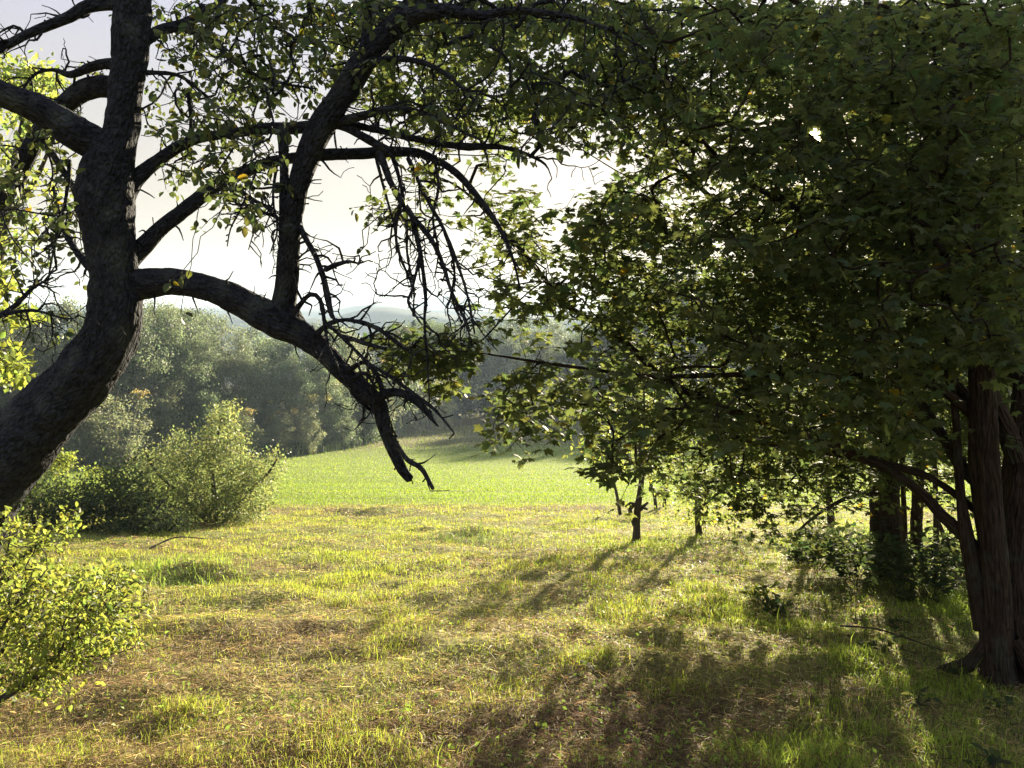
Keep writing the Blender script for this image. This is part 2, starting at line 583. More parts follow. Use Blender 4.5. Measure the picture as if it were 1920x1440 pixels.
# ------------------------------------------------------------------ density maps (60 px cells of the photograph)
def dens_sample(rows, n_, rs, x0=0.0, cell=60.0, power=1.0):
    G = np.array([[int(c) for c in r] for r in rows], float) ** power
    H, W = G.shape
    pts = []
    # rejection with bilinear look-up
    gm = G.max()
    while len(pts) < n_:
        px = rs.rand(4000) * W; py = rs.rand(4000) * H
        fx = np.clip(px - .5, 0, W - 1.001); fy = np.clip(py - .5, 0, H - 1.001)
        ix = fx.astype(int); iy = fy.astype(int); tx = fx - ix; ty = fy - iy
        g_ = G[iy, ix] * (1 - tx) * (1 - ty) + G[iy, ix + 1] * tx * (1 - ty) + G[iy + 1, ix] * (1 - tx) * ty + G[iy + 1, ix + 1] * tx * ty
        near0 = G[np.clip(py.astype(int), 0, H - 1), np.clip(px.astype(int), 0, W - 1)]
        g_ = np.where(near0 == 0, 0, g_)
        keep = rs.rand(4000) * gm < g_
        for a_, b_ in zip(px[keep], py[keep]):
            pts.append((x0 + a_ * cell, b_ * cell))
    return np.array(pts[:n_])

# ================================================================== THE SETTING
GREEN = np.array([.31, .42, .055]); STRAW = np.array([.60, .47, .19]); BROWN = np.array([.25, .165, .095])


def zones(x, y):
    """(dry share, brown share, meadow share) at a ground point"""
    m = mown(x, y)
    dry = .30 + .46 * fbm2(x * .55 + 4, y * .8, 21, 3) - .05 * np.clip(y - 5, -2, 8) * .5
    brown = .16 + .70 * fbm2(x * .8 + 9, y * 1.5, 23, 3) + .22 * np.clip(4.3 - y, -1.2, 3)
    brown = brown + .75 * np.exp(-((y - 16.9) / 1.6) ** 2) * (x < 2.5)
    brown = brown + .5 * np.exp(-((x + 2.6) / 1.6) ** 2 - ((y - 15) / 1.0) ** 2)
    brown = brown + .75 * np.exp(-((x - .35) / .9) ** 2 - ((y - 3.2) / .9) ** 2)
    shade = 1 / (1 + np.exp(-(x - .42 * y + .35) / .35)) * (y < 12)
    brown = brown * (1 - .75 * shade); dry = dry * (1 - .6 * shade)
    return np.clip(dry, 0, 1) * m, np.clip(brown, 0, 1) * m, 1 - m


def build_ground():
    tx = np.linspace(-1, 1, 560)
    xs = 2.6 * np.sinh(tx * np.arcsinh(2300 / 2.6))
    ty0 = -np.arcsinh(420 / 3.0); ty1 = np.arcsinh(2600 / 3.0)
    ys = 4.0 + 3.0 * np.sinh(np.linspace(ty0, ty1, 620))
    X, Y = np.meshgrid(xs, ys)
    Z = ground_h(X, Y)
    V = np.stack([X, Y, Z], -1).reshape(-1, 3)
    W = len(xs)
    i = (np.arange(len(ys) - 1)[:, None] * W + np.arange(W - 1)[None, :])
    Q = np.stack([i, i + 1, i + W + 1, i + W], -1).reshape(-1, 4)
    dry, br, md = zones(X, Y)
    soil = (np.array([.15, .17, .04]) * (1 - dry[..., None]) + np.array([.26, .20, .09]) * dry[..., None])
    soil = soil * (1 - br[..., None]) + np.array([.12, .082, .05]) * br[..., None]
    mead = np.array([.17, .22, .04]) * (1 + .12 * noise2(X * .3, Y * 1.1, 44)[..., None])
    far = 1 / (1 + np.exp(-(Y - 62 - .25 * X) / 2.0))
    rough = np.array([.13, .125, .06]) * (1 + .3 * noise2(X * .2, Y * .3, 45)[..., None])
    mead = mead * (1 - far[..., None]) + rough * far[..., None]
    c = soil * (1 - md[..., None]) + mead * md[..., None]
    a_ = Acc(); a_.add(V, quads=Q, col=c.reshape(-1, 3))
    o = a_.build("ground", M_GROUND, smooth=True)
    o['kind'] = 'structure'


build_ground()


def ridge(name, Y, prof, depth, mat, seed):
    """a wooded ridge whose crest passes through the photograph's skyline points"""
    px = np.array([p_[0] for p_ in prof], float); py = np.array([p_[1] for p_ in prof], float)
    cx = (np.linspace(-2600, 4600, 700))
    cy = np.interp(cx, px, py)
    x = (cx - 960) / FPX * Y
    zc = np.array([at(a_, b_, Y)[2] for a_, b_ in zip(cx, cy)])
    zc = zc + 2.0 * fbm2(x * .02, x * 0, seed, 3) + .9 * noise2(x * .12, x * 0 + 7, seed + 1)
    rows_ = []
    base = -60
    for k, f in enumerate((0, .25, .5, .75, .93, 1.0, .9, .5, 0)):
        yy = Y - depth + depth * 1.25 * k / 6.5
        rows_.append(np.stack([x, yy + 0 * x + 6 * noise2(x * .01, yy * .02 + 0 * x, seed + 3),
                               base + (zc - base) * f * (1 if f == 1 else 1 + .03 * noise2(x * .02, 0 * x + k, seed + 4))], -1))
    V = np.vstack(rows_); W = len(x)
    i = (np.arange(len(rows_) - 1)[:, None] * W + np.arange(W - 1)[None, :])
    Q = np.stack([i, i + 1, i + W + 1, i + W], -1).reshape(-1, 4)
    a_ = Acc(); a_.add(V, quads=Q, col=(.030, .048, .035))
    o = a_.build(name, mat, smooth=True); o['kind'] = 'structure'
    return o


ridge("hills", 620, [(-2600, 560), (0, 590), (300, 585), (440, 590), (560, 600), (640, 590), (672, 581), (700, 578), (740, 578), (790, 584), (860, 590), (900, 584), (1000, 592), (1400, 585), (2600, 570), (4600, 560)], 150, M_GROUND, 3)
ridge("far_hills", 1050, [(-2600, 540), (200, 575), (430, 580), (640, 578), (668, 572), (700, 569), (740, 570), (772, 577), (900, 578), (1100, 585), (1500, 570), (4600, 540)], 200, M_GROUND, 8)
ridge("mountain_ridge", 1500, [(-2600, 560), (500, 585), (700, 590), (760, 580), (785, 567), (805, 562), (830, 556), (850, 552), (862, 553), (880, 560), (900, 569), (930, 580), (1000, 588), (1500, 575), (4600, 560)], 260, M_GROUND, 15)


# ------------------------------------------------------------------ grass
def blades(acc, P, H, Wd, lean, col, rs, flat=None):
    n_ = len(P)
    az = rs.rand(n_) * 2 * math.pi
    side = np.stack([np.cos(az), np.sin(az), 0 * az], -1) * (Wd / 2)[:, None]
    la = rs.rand(n_) * 2 * math.pi
    ld = np.stack([np.cos(la), np.sin(la), 0 * la], -1)
    up = np.array([0, 0, 1.0])
    k = lean[:, None]
    H_ = H[:, None]
    mid = P + (up * np.sqrt(np.clip(1 - (k * .6) ** 2, 0, 1)) * .55 + ld * k * .33) * H_
    tip = mid + (up * np.clip(1 - 1.2 * k, -.25, 1) * .5 + ld * np.clip(.25 + k, 0, 1) * .55) * H_
    V = np.stack([P - side, P + side, mid + side * .75, mid - side * .75, tip], 1).reshape(-1, 3)
    b_ = (np.arange(n_) * 5)[:, None]
    acc.add(V, quads=b_ + np.array([[0, 1, 2, 3]]), tris=b_ + np.array([[3, 2, 4]]), col=np.repeat(col, 5, axis=0))


def scatter(n_, y0, y1, rs, p=0.0, spread=.78, margin=.8):
    """points with screen-even density: uniform in log depth"""
    u = rs.rand(n_)
    Y = y0 * (y1 / y0) ** u if p == 0 else (y0 ** p + u * (y1 ** p - y0 ** p)) ** (1 / p)
    X = (rs.rand(n_) * 2 - 1) * (spread * Y + margin)
    return X, Y


TREES_FLOOR = []


def build_grass():
    rs = np.random.RandomState(5)
    # --- mown strip: short green blades in clumps
    a_ = Acc()
    X, Y = scatter(520000, 1.6, 18.6, rs)
    cl = fbm2(X * 2.6, Y * 2.6, 55, 2) + .5 * noise2(X * .9, Y * 1.3, 57)
    keep = (rs.rand(len(X)) < np.clip(.60 + .65 * cl, .22, 1)) & (rs.rand(len(X)) < mown(X, Y) + .02)
    X, Y, cl = X[keep], Y[keep], cl[keep]
    dry, br, md = zones(X, Y)
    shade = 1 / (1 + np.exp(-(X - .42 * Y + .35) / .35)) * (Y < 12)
    drop = rs.rand(len(X)) < br * .55
    X, Y, cl, dry, br, shade = [q[~drop] for q in (X, Y, cl, dry, br, shade)]
    Z = ground_h(X, Y) - .004
    n_ = len(X)
    far = (Y / 4.0) ** .55
    H = (.018 + .026 * rs.rand(n_) + .050 * np.clip(cl, 0, 1)) * (1 + .15 * shade * rs.rand(n_) * 2) * (.75 + .25 * far)
    tall = rs.rand(n_) < .012 + .004 * shade
    H[tall] *= rs.uniform(1.6, 3.0, tall.sum())
    Wd = (.0026 + .0026 * rs.rand(n_)) * far
    isdry = rs.rand(n_) < dry * .60
    H[isdry] *= .6
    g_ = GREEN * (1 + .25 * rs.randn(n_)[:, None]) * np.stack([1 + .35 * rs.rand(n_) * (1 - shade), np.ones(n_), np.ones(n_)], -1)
    s_ = STRAW * (1 + .22 * rs.randn(n_)[:, None])
    col = np.clip(np.where(isdry[:, None], s_, g_), .02, .8)
    blades(a_, np.stack([X, Y, Z], -1), H, Wd, np.clip(rs.rand(n_) * .95 + .35 * isdry, 0, 1), col, rs)
    o = a_.build("mown_grass", M_GRASS); o['kind'] = 'stuff'
    o['label'] = "short yellow green mown grass with dry patches in front of the meadow"; o['category'] = 'grass'
    # --- cut hay lying on it
    a_ = Acc()
    X, Y = scatter(340000, 1.6, 18.2, rs)
    dry, br, md = zones(X, Y)
    cl = noise2(X * 3, Y * 4.5, 77) * .35
    keep = rs.rand(len(X)) < np.clip(.22 + .30 * dry + .75 * br + cl, 0.10, 1) * mown(X, Y)
    X, Y = X[keep], Y[keep]; br = br[keep]
    n_ = len(X)
    far = (Y / 4.0) ** .6
    L = (.03 + .07 * rs.rand(n_) ** 2) * (.8 + .2 * far)
    az = rs.rand(n_) * 2 * math.pi; el = rs.randn(n_) * .22
    d_ = np.stack([np.cos(az) * np.cos(el), np.sin(az) * np.cos(el), np.sin(el)], -1)
    sd_ = np.cross(d_, [0, 0, 1.0]); sd_ /= np.linalg.norm(sd_, axis=1)[:, None] + 1e-9
    tl = rs.randn(n_) * .7
    sd_ = sd_ * np.cos(tl)[:, None] + np.array([0, 0, 1.0]) * np.sin(tl)[:, None]
    Wd = (.0015 + .0020 * rs.rand(n_)) * far
    Z = ground_h(X, Y) + .006 + .022 * rs.rand(n_)
    C_ = np.stack([X, Y, Z], -1)
    bend = rs.randn(n_, 3) * .15 * L[:, None]; bend[:, 2] = np.abs(bend[:, 2]) * .6
    A0 = C_ - d_ * L[:, None] / 2; A1 = C_ + bend; A2 = C_ + d_ * L[:, None] / 2
    w_ = sd_ * Wd[:, None] / 2
    V = np.stack([A0 - w_, A0 + w_, A1 + w_, A1 - w_, A2 + w_, A2 - w_], 1).reshape(-1, 3)
    b_ = (np.arange(n_) * 6)[:, None]
    Q = np.concatenate([b_ + np.array([[0, 1, 2, 3]]), b_ + np.array([[3, 2, 4, 5]])])
    k = rs.rand(n_)[:, None]
    col = np.where(k < .68 + .2 * br[:, None], BROWN * (1 + .35 * rs.randn(n_)[:, None]), STRAW * (1 + .3 * rs.randn(n_)[:, None]))
    a_.add(V, quads=Q, col=np.repeat(np.clip(col, .02, .8), 6, axis=0))
    o = a_.build("cut_hay", M_GRASS); o['kind'] = 'stuff'
    o['label'] = "dry brown and straw coloured cuttings lying over the mown grass"; o['category'] = 'hay'
    # --- meadow
    a_ = Acc()
    X, Y = scatter(330000, 15.0, 120, rs, p=0, spread=.80, margin=2)
    edge = rs.rand(len(X)) < (1 - mown(X, Y))
    X, Y = X[edge], Y[edge]
    n_ = len(X)
    far = Y / 17.0
    strip = noise2(X * .18, Y * .9, 63)
    H = (.035 + .045 * rs.rand(n_) + .012 * strip) * (1 + .10 * (far - 1))
    Wd = (.012 + .012 * rs.rand(n_)) * far ** .85
    rough = 1 / (1 + np.exp(-(Y - 62 - .25 * X) / 2.0))
    big = fbm2(X * .12, Y * .35, 65, 3)
    g_ = np.array([.235, .33, .035]) * (1 + .2 * rs.randn(n_)[:, None]) * (1 + .16 * strip[:, None] + .14 * big[:, None])
    y_ = np.array([.36, .38, .06]) * (1 + .16 * rs.randn(n_)[:, None])
    col = np.where((rs.rand(n_) < .10 + .1 * strip)[:, None], y_, g_)
    rr = np.array([.20, .19, .09]) * (1 + .3 * rs.randn(n_)[:, None])
    isr = rs.rand(n_) < rough * .75
    col = np.where(isr[:, None], rr, col); H = H * (1 + 2.2 * rough * rs.rand(n_))
    P = np.stack([X, Y, ground_h(X, Y) - .01], -1)
    blades(a_, P, H, Wd, rs.rand(n_) * .95, np.clip(col, .02, .8), rs)
    o = a_.build("meadow_grass", M_GRASS); o['kind'] = 'stuff'
    o['label'] = "bright green meadow grass sloping down to the wood"; o['category'] = 'grass'


build_grass()


def build_clover():
    rs = np.random.RandomState(66)
    a_ = Acc()
    X, Y = scatter(90000, 1.8, 16, rs)
    dens = np.clip(.1 + .8 * fbm2(X * .9 + 3, Y * 1.1, 88, 3) + .45 * np.exp(-((X - .22 * Y) / 1.2) ** 2), 0, 1)
    k = rs.rand(len(X)) < dens * .55
    X, Y = X[k], Y[k]; n_ = len(X)
    P = np.stack([X, Y, ground_h(X, Y) + .01 + .03 * rs.rand(n_)], -1)
    az = rs.rand(n_) * 6.283
    D = np.stack([np.cos(az), np.sin(az), .35 + .4 * rs.randn(n_)], -1)
    c = np.array([.26, .38, .06]) * (1 + .25 * rs.randn(n_)[:, None])
    b_ = rs.rand(n_) < .06
    c[b_] = np.array([.30, .16, .07])
    leaves(a_, SIMPLE, P, D, rs.randn(n_, 3) * .5 + [0, 0, 1], rs.uniform(.018, .042, n_) * (Y / 4) ** .4, np.clip(c, .02, .8))
    o = a_.build("clover", M_GRASS); o['kind'] = 'stuff'
    o['label'] = "small broad leaved weeds spreading through the mown grass"; o['category'] = 'ground cover'


build_clover()


def grass_patch(name, label, cat, pts, rs, h=(.1, .2), w=(.004, .008), col=GREEN, lean=.6, kind='stuff', group=None):
    a_ = Acc(); n_ = len(pts)
    P = np.array([[x, y, float(z)] for (x, y), z in zip(pts, ground_h(pts[:, 0], pts[:, 1]))])
    blades(a_, P, rs.uniform(h[0], h[1], n_), rs.uniform(w[0], w[1], n_), rs.rand(n_) * lean,
           np.clip(np.asarray(col) * (1 + .22 * rs.randn(n_)[:, None]), .01, .8), rs)
    org = P.mean(0); org[2] = P[:, 2].min()
    o = a_.build(name, M_GRASS, origin=org)
    if kind: o['kind'] = kind
    o['label'] = label; o['category'] = cat
    if group: o['group'] = group
    return o


rs = np.random.RandomState(91)
# uncut tall grass along the foot of the wood, left, and in the right-hand shade
def line_pts(pxs, n_, sx, sy):
    g_ = np.array([gpix(*p_)[:2] for p_ in pxs])
    t_ = rs.rand(n_) * (len(g_) - 1); i_ = t_.astype(int); f_ = (t_ - i_)[:, None]
    return g_[i_] * (1 - f_) + g_[i_ + 1] * f_ + rs.randn(n_, 2) * [sx, sy]


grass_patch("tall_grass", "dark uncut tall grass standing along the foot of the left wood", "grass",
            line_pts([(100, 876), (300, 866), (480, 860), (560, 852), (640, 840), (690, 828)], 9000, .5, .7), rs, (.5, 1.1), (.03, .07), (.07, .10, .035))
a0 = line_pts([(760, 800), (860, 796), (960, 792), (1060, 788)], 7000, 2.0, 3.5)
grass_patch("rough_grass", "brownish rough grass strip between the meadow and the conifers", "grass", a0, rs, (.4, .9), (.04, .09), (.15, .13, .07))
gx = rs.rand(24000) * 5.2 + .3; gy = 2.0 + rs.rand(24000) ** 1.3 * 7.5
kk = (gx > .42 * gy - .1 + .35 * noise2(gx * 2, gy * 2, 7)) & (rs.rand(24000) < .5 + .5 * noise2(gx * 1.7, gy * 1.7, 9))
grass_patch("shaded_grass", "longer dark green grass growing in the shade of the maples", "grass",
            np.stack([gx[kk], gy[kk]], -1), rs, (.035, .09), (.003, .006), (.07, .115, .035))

# ------------------------------------------------------------------ distant wood


def bezier_limb(p0, p1, r0, r1, rs, up=.2, step=.5):
    m = (p0 + p1) / 2 + np.array([0, 0, up]) + rs.randn(3) * .08 * np.linalg.norm(p1 - p0)
    return spline([[*p0, r0], [*m, (r0 + r1) / 2], [*p1, r1]], step)


def far_crown_tree(kind, seed):
    """returns (trunk Acc, crown Acc) about the origin"""
    r_ = np.random.RandomState(seed)
    tk = Acc(); cr = Acc()
    kt = np.array([[1, 1, 1], [.84, .88, .86], [1.12, 1.04, .96], [.92, 1.0, .9]][seed % 4])
    if kind in ('alder', 'birch', 'thin'):
        Ht = {'alder': 10.5, 'birch': 10.0, 'thin': 5.4}[kind]
        Rm = {'alder': 2.3, 'birch': 1.9, 'thin': 1.2}[kind]
        stems = {'alder': 2, 'birch': 1, 'thin': 3}[kind]
        tops = []
        for s in range(stems):
            b0 = r_.randn(2) * .25 * (stems > 1); tp = r_.randn(2) * .5 + b0 * 2
            P = [[b0[0], b0[1], -.2, .10 * Ht / 10], [*(b0 + (tp - b0) * .35 + r_.randn(2) * .12), Ht * .33, .085 * Ht / 10],
                 [*(b0 + (tp - b0) * .7 + r_.randn(2) * .15), Ht * .66, .05 * Ht / 10], [*tp, Ht * .97, .012]]
            S = spline(P, .4); tube(tk, S, 6, .1, 3); tops.append(S)
        cen = []
        for c_ in range({'alder': 92, 'birch': 80, 'thin': 40}[kind]):
            u = r_.rand() ** .85
            z = Ht * (.07 + .91 * u)
            rad = Rm * (math.sin(math.pi * min(1, (.10 + .86 * u)) ** .9) ** .7 * .9 + .14) * math.sqrt(r_.rand()) * (1.12 + .2 * r_.randn())
            a1 = r_.rand() * 6.283
            S = tops[r_.randint(len(tops))]
            k = int(np.argmin(np.abs(S[:, 2] - max(.3, z - .5 - .35 * rad))))
            b_ = S[k, :3]
            c3 = np.array([b_[0] + rad * math.cos(a1), b_[1] + rad * math.sin(a1), z])
            cen.append(c3)
            tube(tk, bezier_limb(b_, c3, max(.012, S[k, 3] * .45), .008, r_, -.1, .6), 4)
        for c3 in cen:
            m_ = {'alder': 150, 'birch': 130, 'thin': 150}[kind]
            rr = r_.uniform(.24, .52) * (1.0 if kind != 'thin' else .7)
            q = r_.randn(m_, 3) * np.array([rr, rr, rr * .72]) + c3
            q[:, 2] = np.maximum(q[:, 2], .1)
            D_ = r_.randn(m_, 3); N_ = r_.randn(m_, 3) + [0, 0, .8]
            br = 1 + .25 * r_.randn()
            t_ = tint(m_, r_, .40, .08) * br * kt
            yl = r_.rand() < .02
            if yl: t_ = t_ * np.array([1.9, 1.35, .8])
            leaves(cr, SIMPLE, q, D_, N_, r_.uniform(.13, .25, m_) * (.9 if kind == 'thin' else 1.0), t_)
    elif kind == 'oak':
        Ht = 12.5
        S = spline([[0, 0, -.3, .22], [.1, .1, Ht * .4, .17], [0, .1, Ht * .85, .05]], .5); tube(tk, S, 7, .1, 3)
        for c_ in range(120):
            a1 = r_.rand() * 6.283; u = r_.rand()
            z = Ht * (.16 + .80 * u)
            rad = 3.0 * math.sqrt(max(0, 1 - ((u - .42) / .62) ** 2)) * r_.rand() ** .4
            c3 = np.array([rad * math.cos(a1), rad * math.sin(a1), z])
            k = int(np.argmin(np.abs(S[:, 2] - max(1.5, z - 1.2))))
            tube(tk, bezier_limb(S[k, :3], c3, .04, .01, r_, -.2, .8), 4)
            m_ = 170; rr = r_.uniform(.45, .7)
            q = r_.randn(m_, 3) * np.array([rr, rr, rr * .6]) + c3
            leaves(cr, SIMPLE, q, r_.randn(m_, 3), r_.randn(m_, 3) + [0, 0, 1], r_.uniform(.14, .26, m_), tint(m_, r_, .35, .06) * (1 + .2 * r_.randn()))
    else:                                               # conifer
        Ht = 13.5
        tube(tk, spline([[0, 0, -.3, .17], [.05, 0, Ht * .5, .10], [0, .03, Ht, .012]], .5), 7, .05, 3)
        z = .9
        while z < Ht * .985:
            R_ = (1 - z / Ht) ** .85 * 3.0 + .12
            for b_ in range(r_.randint(5, 8)):
                a1 = r_.rand() * 6.283; L = R_ * r_.uniform(.65, 1.12)
                up = .18 if z > Ht * .6 else -.12
                e_ = np.array([L * math.cos(a1), L * math.sin(a1), z + up * L + .1 * r_.randn()])
                S = bezier_limb(np.array([0, 0, z]), e_, .022, .005, r_, -.10 * L * .3, .5)
                tube(tk, S, 4)
                m_ = int(34 * L) + 12
                t_ = r_.rand(m_) ** .8
                q = S[np.minimum((t_ * (len(S) - 1)).astype(int), len(S) - 1), :3] + r_.randn(m_, 3) * [.12, .12, .06]
                out_ = np.array([math.cos(a1), math.sin(a1), -.25])
                D_ = out_ + r_.randn(m_, 3) * .75
                leaves(cr, SIMPLE, q, D_, r_.randn(m_, 3) * .6 + [0, 0, 1], r_.uniform(.22, .44, m_) * (.6 + .5 * (1 - z / Ht)), tint(m_, r_, .3, .06))
            z += r_.uniform(.26, .38)
    return tk, cr


M_OAK = leaf_mat("broad_leaf_distant", (.075, .095, .045), (.17, .23, .065), .42, .5, .3)
PROTO = {}
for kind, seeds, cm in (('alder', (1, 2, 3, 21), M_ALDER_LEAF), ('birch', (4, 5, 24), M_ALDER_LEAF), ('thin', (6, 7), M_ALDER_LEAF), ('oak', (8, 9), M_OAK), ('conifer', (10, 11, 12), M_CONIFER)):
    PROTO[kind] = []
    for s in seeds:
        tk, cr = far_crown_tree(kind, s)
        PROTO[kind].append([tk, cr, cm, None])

rsf = np.random.RandomState(77)
ORD = ["", "first", "second", "third", "fourth", "fifth", "sixth", "seventh", "eighth", "ninth", "tenth", "eleventh", "twelfth", "thirteenth", "fourteenth", "fifteenth", "sixteenth",
       "seventeenth", "eighteenth", "nineteenth", "twentieth"]
TREE_NAME = {'alder': 'alder_tree', 'birch': 'birch_tree', 'thin': 'young_birch', 'oak': 'broadleaf_tree', 'conifer': 'spruce_tree'}
HT = {'alder': 10.5, 'birch': 10.0, 'thin': 5.4, 'oak': 12.5, 'conifer': 13.5}


def place_tree(kind, loc, height, label, cat, group, wide=1.0):
    pr = PROTO[kind][rsf.randint(len(PROTO[kind]))]
    root = thing(TREE_NAME[kind], loc, label, cat, group)
    s = height / HT[kind]
    root.scale = (s * wide, s * wide, s)
    root.rotation_euler = (rsf.randn() * .02, rsf.randn() * .02, rsf.rand() * 6.28)
    if pr[3] is None:
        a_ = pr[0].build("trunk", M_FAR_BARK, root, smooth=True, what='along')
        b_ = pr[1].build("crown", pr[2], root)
        pr[3] = (a_, b_)
    else:
        for o in pr[3]:
            c = o.copy(); COL.objects.link(c); c.parent = root


def skyline(prof, px):
    return float(np.interp(px, [p_[0] for p_ in prof], [p_[1] for p_ in prof]))


SKY_L = [(-700, 560), (-200, 570), (0, 600), (60, 570), (120, 545), (170, 552), (300, 560), (360, 566), (420, 590), (480, 622), (540, 626), (600, 600), (650, 600), (690, 640), (720, 680)]
# front row of the near wood, feet on the far edge of the meadow
FR = np.arange(-100, 720, 42)
for i, px in enumerate(FR):
    od = len(FR) - i
    px = px + rsf.uniform(-14, 14)
    if px < 250: by = 872
    else: by = np.interp(px, [250, 560, 700], [868, 850, 826])
    b_ = gpix(px, by); b_ = on_ground(b_[0] + rsf.randn() * .3, b_[1] + 1.2 + abs(rsf.randn()) * .8)
    top = skyline(SKY_L, px) + abs(rsf.randn()) * 14 + 16
    h = (at(px, top, b_[1])[2] - b_[2])
    kind = 'alder' if rsf.rand() < .65 else 'birch'
    place_tree(kind, b_, h, ("grey green " if kind == 'alder' else "slender grey green ") + ("tree, %s from the right in the left wood's front row" % ORD[od] if px > -30 else
               "tree of the left wood beyond the photo's left edge"), "tree", "front row of the left wood", rsf.uniform(.68, .92))
for row, dy in ((1, 5.5), (2, 11)):
    for px in np.arange(-500 + row * 30, 700, 54 + 10 * row):
        px = px + rsf.uniform(-18, 18)
        by = 872 if px < 250 else np.interp(px, [250, 560, 700], [868, 850, 826])
        b0 = gpix(px, by); Yb = b0[1] + dy
        x_ = (px - 960) / FPX * Yb
        b_ = on_ground(x_, Yb)
        top = skyline(SKY_L, px) + abs(rsf.randn()) * 8
        h = (at(px, top, Yb)[2] - b_[2])
        kind = ('alder', 'birch', 'oak')[rsf.choice(3, p=[.5, .3, .2])]
        place_tree(kind, b_, h, "tree top rising behind the front row of the left wood", "tree", "back rows of the left wood", rsf.uniform(.8, 1.0))
# low growth at the edge of that wood
YR = np.arange(-300, 700, 62)
for i, px in enumerate(YR):
    od = len(YR) - i
    px = px + rsf.uniform(-20, 20)
    by = 880 if px < 250 else np.interp(px, [250, 560, 700], [872, 856, 832])
    b_ = gpix(px, by); b_ = on_ground(b_[0], b_[1] + .6)
    place_tree('thin', b_, rsf.uniform(2.2, 4.4), ("low bushy young tree, %s from the right along the foot of the left wood" % ORD[od] if px > -30 else "low bushy young tree outside the left edge of the photo"), "young tree", "young trees at the foot of the left wood", rsf.uniform(.9, 1.3))
# thin young birches standing forward at the corner of the wood
for (px, by, top, wd) in ((742, 820, 690, 1.0), (772, 812, 668, .9), (806, 808, 690, 1.0), (832, 806, 720, .8), (712, 826, 700, 1.0)):
    b_ = gpix(px, by); h = at(px, top, b_[1])[2] - b_[2]
    place_tree('thin', b_, h, "thin pale young birch, %s from the left at the right corner of the left wood" % ORD[{712: 1, 742: 2, 772: 3, 806: 4, 832: 5}[px]], "young tree", "young birches at the wood corner", wd)
# far wood with conifers, running right behind the maples
SKY_R = [(640, 605), (700, 606), (740, 602), (780, 575), (830, 590), (880, 585), (920, 590), (980, 575), (1010, 578), (1060, 592), (1120, 588), (1145, 545), (1180, 520), (1300, 500), (1500, 490), (1700, 500), (2400, 520)]
for row, dy in ((0, 0), (1, 8), (2, 17)):
    for px in np.arange(640 + row * 17, 2500, 46 + 8 * row):
        px = px + rsf.uniform(-14, 14)
        b0 = gpix(px, 786); Yb = b0[1] + dy + rsf.uniform(-1, 2.5) + max(0, (720 - px)) * .06
        x_ = (px - 960) / FPX * Yb
        b_ = on_ground(x_, Yb)
        con = rsf.rand() < (.62 if px < 1000 and row == 0 else .35)
        kind = 'conifer' if con else ('oak' if rsf.rand() < .35 else 'birch')
        top = skyline(SKY_R, px) + (0 if con else 10) + abs(rsf.randn()) * 9 + (14 if row == 0 else 0)
        h = at(px, top, Yb)[2] - b_[2]
        where = (("%s from the left in the front row of the far wood" % ORD[int((px - 620) // 46) + 1]) if row == 0 and px < 1200 else
                 "hidden behind the maple boughs in the far wood" if px >= 1200 else "rising from the back rows of the far wood")
        if con: lab = "dark green spruce " + where
        elif kind == 'oak': lab = "round crowned green tree " + where
        else: lab = "pale brownish leafy tree " + where
        place_tree(kind, b_, h, lab, "tree", "far wood beyond the meadow", rsf.uniform(.95, 1.2) * (.85 if con else 1.0))

# ================================================================== THE NEAR TREES


def pix_spline(pts, Y0, Y1, step=.03, Ym=None):
    """pts rows (px, py, width px); depth runs from Y0 to Y1 along the branch"""
    pts = np.array(pts, float)
    s = np.concatenate([[0], np.cumsum(np.hypot(*np.diff(pts[:, :2], axis=0).T))]); s /= s[-1]
    R = []
    for (px, py, w), u in zip(pts, s):
        Y = Y0 + (Y1 - Y0) * u if Ym is None else (Y0 * (1 - u) + Y1 * u + 4 * u * (1 - u) * (Ym - .5 * (Y0 + Y1)))
        p_ = at(px, py, Y)
        dist = np.linalg.norm(p_ - [0, 0, CAM_H])
        R.append([*p_, .5 * w / FPX * Y])
    return spline(R, step)


def wood_nodes(splines, every=3):
    N = []; D = []
    for S in splines:
        T = np.gradient(S[:, :3], axis=0); T /= np.linalg.norm(T, axis=1)[:, None] + 1e-9
        N.append(S[::every, :3]); D.append(T[::every])
    return np.vstack(N), np.vstack(D)


# ------------------------------------------------------------------ old apple tree, left foreground
rs = np.random.RandomState(3)
AY = 3.3
TR = pix_spline([(-190, 1390, 185), (-160, 1300, 160), (-120, 1150, 145), (-82, 1020, 138), (-30, 910, 136), (45, 825, 128), (110, 755, 118), (165, 695, 110), (203, 635, 100), (216, 570, 92), (212, 500, 86),
                 (207, 430, 90), (200, 375, 100), (206, 310, 90), (226, 250, 64), (234, 180, 58), (244, 100, 60), (248, 20, 62), (256, -120, 58), (250, -350, 44)], AY, AY - .1, .022)
base = on_ground(TR[0, 0], TR[0, 1], -.05)
apple = thing("apple_tree", base, "old leaning apple tree with dark bark at the left edge, its bent limbs hanging down", "tree")
a_ = Acc(); tube(a_, TR, 48, .085, 26, seed=1, lump=.09)
